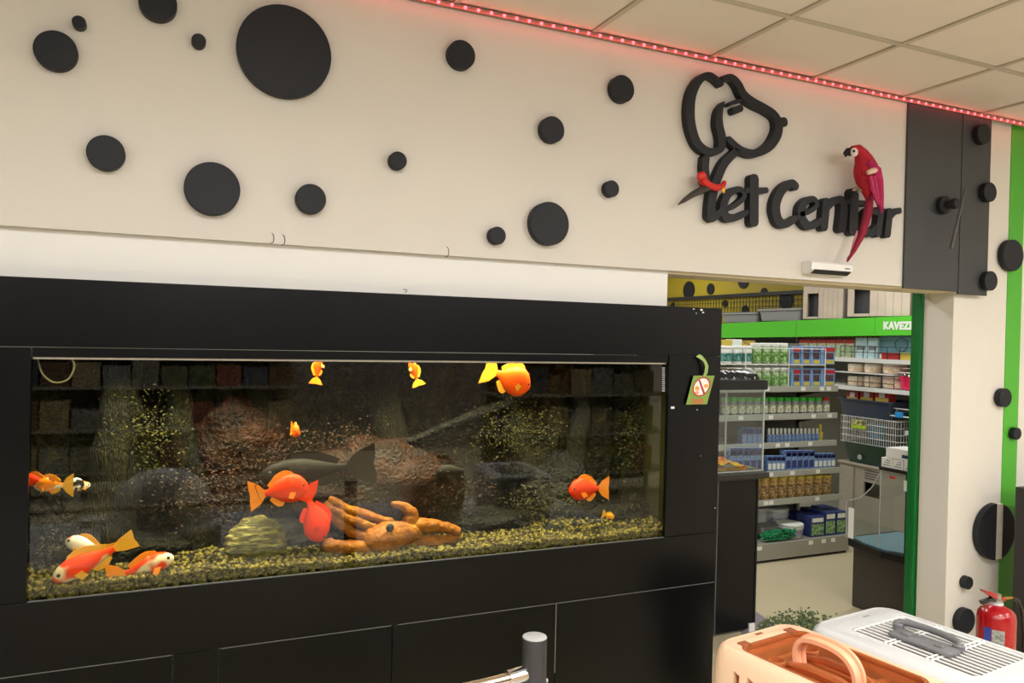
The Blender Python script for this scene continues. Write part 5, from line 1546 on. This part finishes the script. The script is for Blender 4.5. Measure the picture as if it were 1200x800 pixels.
bx('latch_slot', (-.014, hy2 + .028, HB - .004), (.010, hy2 + .036, HB + .0012), MATS['amber_tab'], cr)
# arched handle, two ribbons side by side
HP = [(0, .082, .0), (0, .085, .035), (0, .071, .060), (0, .040, .070), (0, -.01, .070), (0, -.046, .058), (0, -.066, .032), (0, -.070, 0)]
hp = [p + Vector((.0, 0, LZ - .026)) for p in smoothp(HP)]
for nm, dx, hw, th_ in (('handle', -.008, .0105, .0065), ('handle_ridge', .0085, .0045, .0105)):
    rings = []
    for i, p in enumerate(hp):
        d = (hp[min(i + 1, len(hp) - 1)] - hp[max(i - 1, 0)]).normalized()
        nn = Vector((1, 0, 0)).cross(d).normalized()
        rings.append([tuple(p + Vector((dx + a * hw, 0, 0)) + nn * b * th_) for a, b in ((-1, -.75), (-.75, -1), (.75, -1), (1, -.75), (1, .75), (.75, 1), (-.75, 1), (-1, .75))])
    MB().loft(rings).build(nm, mat('peach_handle', (246, 178, 140), .4), cr, smooth=True, angle=50)

# white carrier with a wire top door
ZW = .862
wa_ = at(955, 733, Z=ZW); wb_ = at(1032, 708, Z=ZW)
wv = wb_ - wa_
rzw = math.atan2(wv.y, wv.x) - radians(3.5)
WXh = (wv.length + .035) / 2; WYh = .27; WB = ZW - tbh
mid = (wa_ + wb_) / 2
dirn = Vector((sin(rzw), -cos(rzw), 0))
cen = mid + dirn * (WYh - .02)
cw = thing('pet_carrier', 'white pet carrier with a wire top door and grey handle', 'pet carrier', (cen.x, cen.y, tbh + .001), rzw, 'pet carriers')
M_wp = mat('white_plastic', (208, 211, 213), .35)
sh2 = rr_solid([(0, WXh * .88, WYh * .90, .05), (.01, WXh * .90, WYh * .92, .05), (WB * .5, WXh * .96, WYh * .97, .06), (WB - .055, WXh, WYh, .06), (WB - .03, WXh * .995, WYh * .995, .06), (WB - .010, WXh * .955, WYh * .97, .055), (WB, WXh * .88, WYh * .93, .05)]).build('shell', M_wp, cw)
def cutw(mb):
    o = mb.build('cutter', M_wp); o.matrix_world = Matrix.Translation(cw.location) @ Matrix.Rotation(rzw, 4, 'Z'); return o
ox0, ox1, oy0, oy1 = -WXh * .60, WXh * .80, -WYh * .62, WYh * .66
bpy.context.view_layer.update()
boolean(sh2, [cutw(rr_solid([(.02, WXh * .84, WYh * .86, .04), (WB - .05, WXh * .93, WYh * .93, .04), (WB - .035, WXh * .8, WYh * .75, .035)])),
              cutw(MB().loft([rrect((ox1 - ox0) / 2, (oy1 - oy0) / 2, .03, z, 5, (ox0 + ox1) / 2, (oy0 + oy1) / 2) for z in (WB - .06, WB + .05)]))])
bm = bmesh.new(); bm.from_mesh(sh2.data)
for f_ in bm.faces: f_.smooth = True
for e in bm.edges:
    if len(e.link_faces) == 2 and e.calc_face_angle(0) > radians(35): e.smooth = False
bm.to_mesh(sh2.data); bm.free()
MB().loft([rrect(WXh * 1.012, WYh * 1.012, .06, WB * .42), rrect(WXh * 1.012, WYh * 1.012, .06, WB * .50), rrect(WXh * .95, WYh * .95, .05, WB * .50), rrect(WXh * .95, WYh * .95, .05, WB * .42)], closed=True).build('seam_band', M_wp, cw, smooth=True)
gr = MB().tube(rrect((ox1 - ox0) / 2 - .006, (oy1 - oy0) / 2 - .006, .025, WB - .004, 5, (ox0 + ox1) / 2, (oy0 + oy1) / 2), .0035, 6, closed=True).build('wire_door', M_wire, cw, smooth=True)
nb = 12
wm = None
for k in range(nb):
    xx = ox0 + (ox1 - ox0) * (k + .5) / nb
    if wm is None:
        wm = MB().tube([(0, oy0 + .006, 0), (0, oy1 - .006, 0)], .0034, 6).build('door_wire', M_wire, gr)
        o = wm
    else:
        o = wm.copy(); COL.objects.link(o); o.parent = gr
    o.location = (xx, 0, WB - .004)
for yy in (oy0 + .115, oy0 + .128, oy1 - .118, oy1 - .105):
    MB().tube([(ox0 + .004, yy, WB - .0005), (ox1 - .004, yy, WB - .0005)], .0028, 6).build('cross_wire', M_wire, gr)
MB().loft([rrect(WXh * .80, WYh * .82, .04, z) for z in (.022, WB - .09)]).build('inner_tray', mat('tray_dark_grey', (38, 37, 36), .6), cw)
M_gh = mat('grey_handle', (112, 114, 117), .4)
hxc = (ox0 + ox1) / 2 - .012
yc = (oy0 + oy1) / 2
rr_b = MB().loft([rrect(.030, .085, .012, WB + .003, 4, hxc - .03, yc + .01), rrect(.030, .085, .012, WB + .009, 4, hxc - .03, yc + .01), rrect(.025, .080, .010, WB + .012, 4, hxc - .03, yc + .01)]).build('handle_plate', M_gh, cw, smooth=True, angle=40)
yc += .025
hp2 = smoothp([(hxc + .01, yc + .082, WB + .008), (hxc + .014, yc + .086, WB + .016), (hxc + .024, yc + .066, WB + .021), (hxc + .034, yc + .0, WB + .022), (hxc + .024, yc - .066, WB + .021), (hxc + .014, yc - .086, WB + .016), (hxc + .01, yc - .082, WB + .008)])
MB().tube(hp2, .0090, 10, flat=None).build('handle', M_gh, cw, smooth=True)
for yy in (yc + .082, yc - .082):
    MB().lathe([(.015, 0), (.015, .012), (.012, .015)], 16).build('handle_boss', M_gh, cw, smooth=True, loc=(hxc + .015, yy, WB + .003))
for yy in (yc + .03, yc - .06):
    bx('handle_clip', (hxc - .042, yy - .012, WB + .009), (hxc - .02, yy + .012, WB + .017), M_gh, cw, bevel=.003)
for yy in (WYh * .80, -WYh * .80):
    bx('latch_notch', (.018, yy - .004, WB - .004), (.045, yy + .004, WB + .001), mat('notch_grey', (150, 150, 152), .5), cw)

# things in the near half of the room that only the tank glass shows
dm = thing('litter_dome', 'pale plastic dome house mirrored in the left part of the aquarium glass', 'litter dome', (-.02, 1.32, tbh + .001))
MB().loft([rrect(.26, .20, .08, 0), rrect(.265, .205, .08, .085), rrect(.20, .15, .06, .089)]).build('base', M_grey, dm, smooth=True)
dz = [(.27, 0), (.27, .02), (.235, .03), (.225, .10), (.185, .19), (.12, .25), (.05, .272), (.01, .276)]
MB().lathe([(r * 1.08, z + .09) for r, z in dz], 36).build('dome', mat('pale_dome', (226, 228, 226), .35), dm, smooth=True)
MB().loft([rrect(.10, .07, .03, .11, 4, -.28, .0), rrect(.09, .06, .03, .14, 4, -.27, 0)]).build('visor', MATS['pale_dome'], dm, smooth=True)
cols = [pm('dull_brown', (96, 74, 54)), pm('dull_green', (74, 86, 62)), pm('dull_grey', (120, 122, 120)), pm('dull_slate', (64, 74, 90)), pm('dull_olive', (96, 94, 70)), pm('dull_sand', (150, 136, 100)), pm('dull_rust', (124, 70, 56)), P_sback if 0 else M_sback]
proto = None
ORDN = ['first', 'second', 'third', 'fourth', 'fifth', 'sixth', 'seventh', 'eighth', 'ninth', 'tenth', 'eleventh']
for rx0, rx1, ry, lab, lab2 in ((2.9, 4.9, -1.25, 'metal goods rack mirrored in the right half of the aquarium glass', 'right'), (-1.6, 1.2, -2.6, 'metal goods rack mirrored in the left half of the aquarium glass', 'left')):
    rkx = thing('goods_rack', lab, 'rack', (rx0, ry, 0))
    for k in range(5):
        bx('shelf_board', (0, -.45, .25 + .4 * k), (rx1 - rx0, 0, .28 + .4 * k), M_grey, rkx)
    for xx in (0, (rx1 - rx0) / 2, rx1 - rx0 - .03):
        bx('upright', (xx, -.48, 0), (xx + .03, -.45, 2.2), M_grey, rkx)
    bx('back_panel', (0, -.5, .1), (rx1 - rx0, -.485, 2.2), M_sback, rkx)
    for k in range(5):
        x = .02
        j = 0
        while x < rx1 - rx0 - .26:
            wd = .25
            o = bx('stock_box', (0, 0, 0), (wd - .02, .2, .17 + .1 * random.random()), cols[(k * 3 + j * 5) % 8])
            o.location = (rx0 + x, ry - .22, .281 + .4 * k)
            tag(o, '%s carton on the %s shelf of the goods rack mirrored in the %s tank glass' % (ORDN[j], ['lowest', 'second', 'middle', 'fourth', 'top'][k], lab2), 'box', 'cartons on the mirrored goods rack')
            x += wd; j += 1
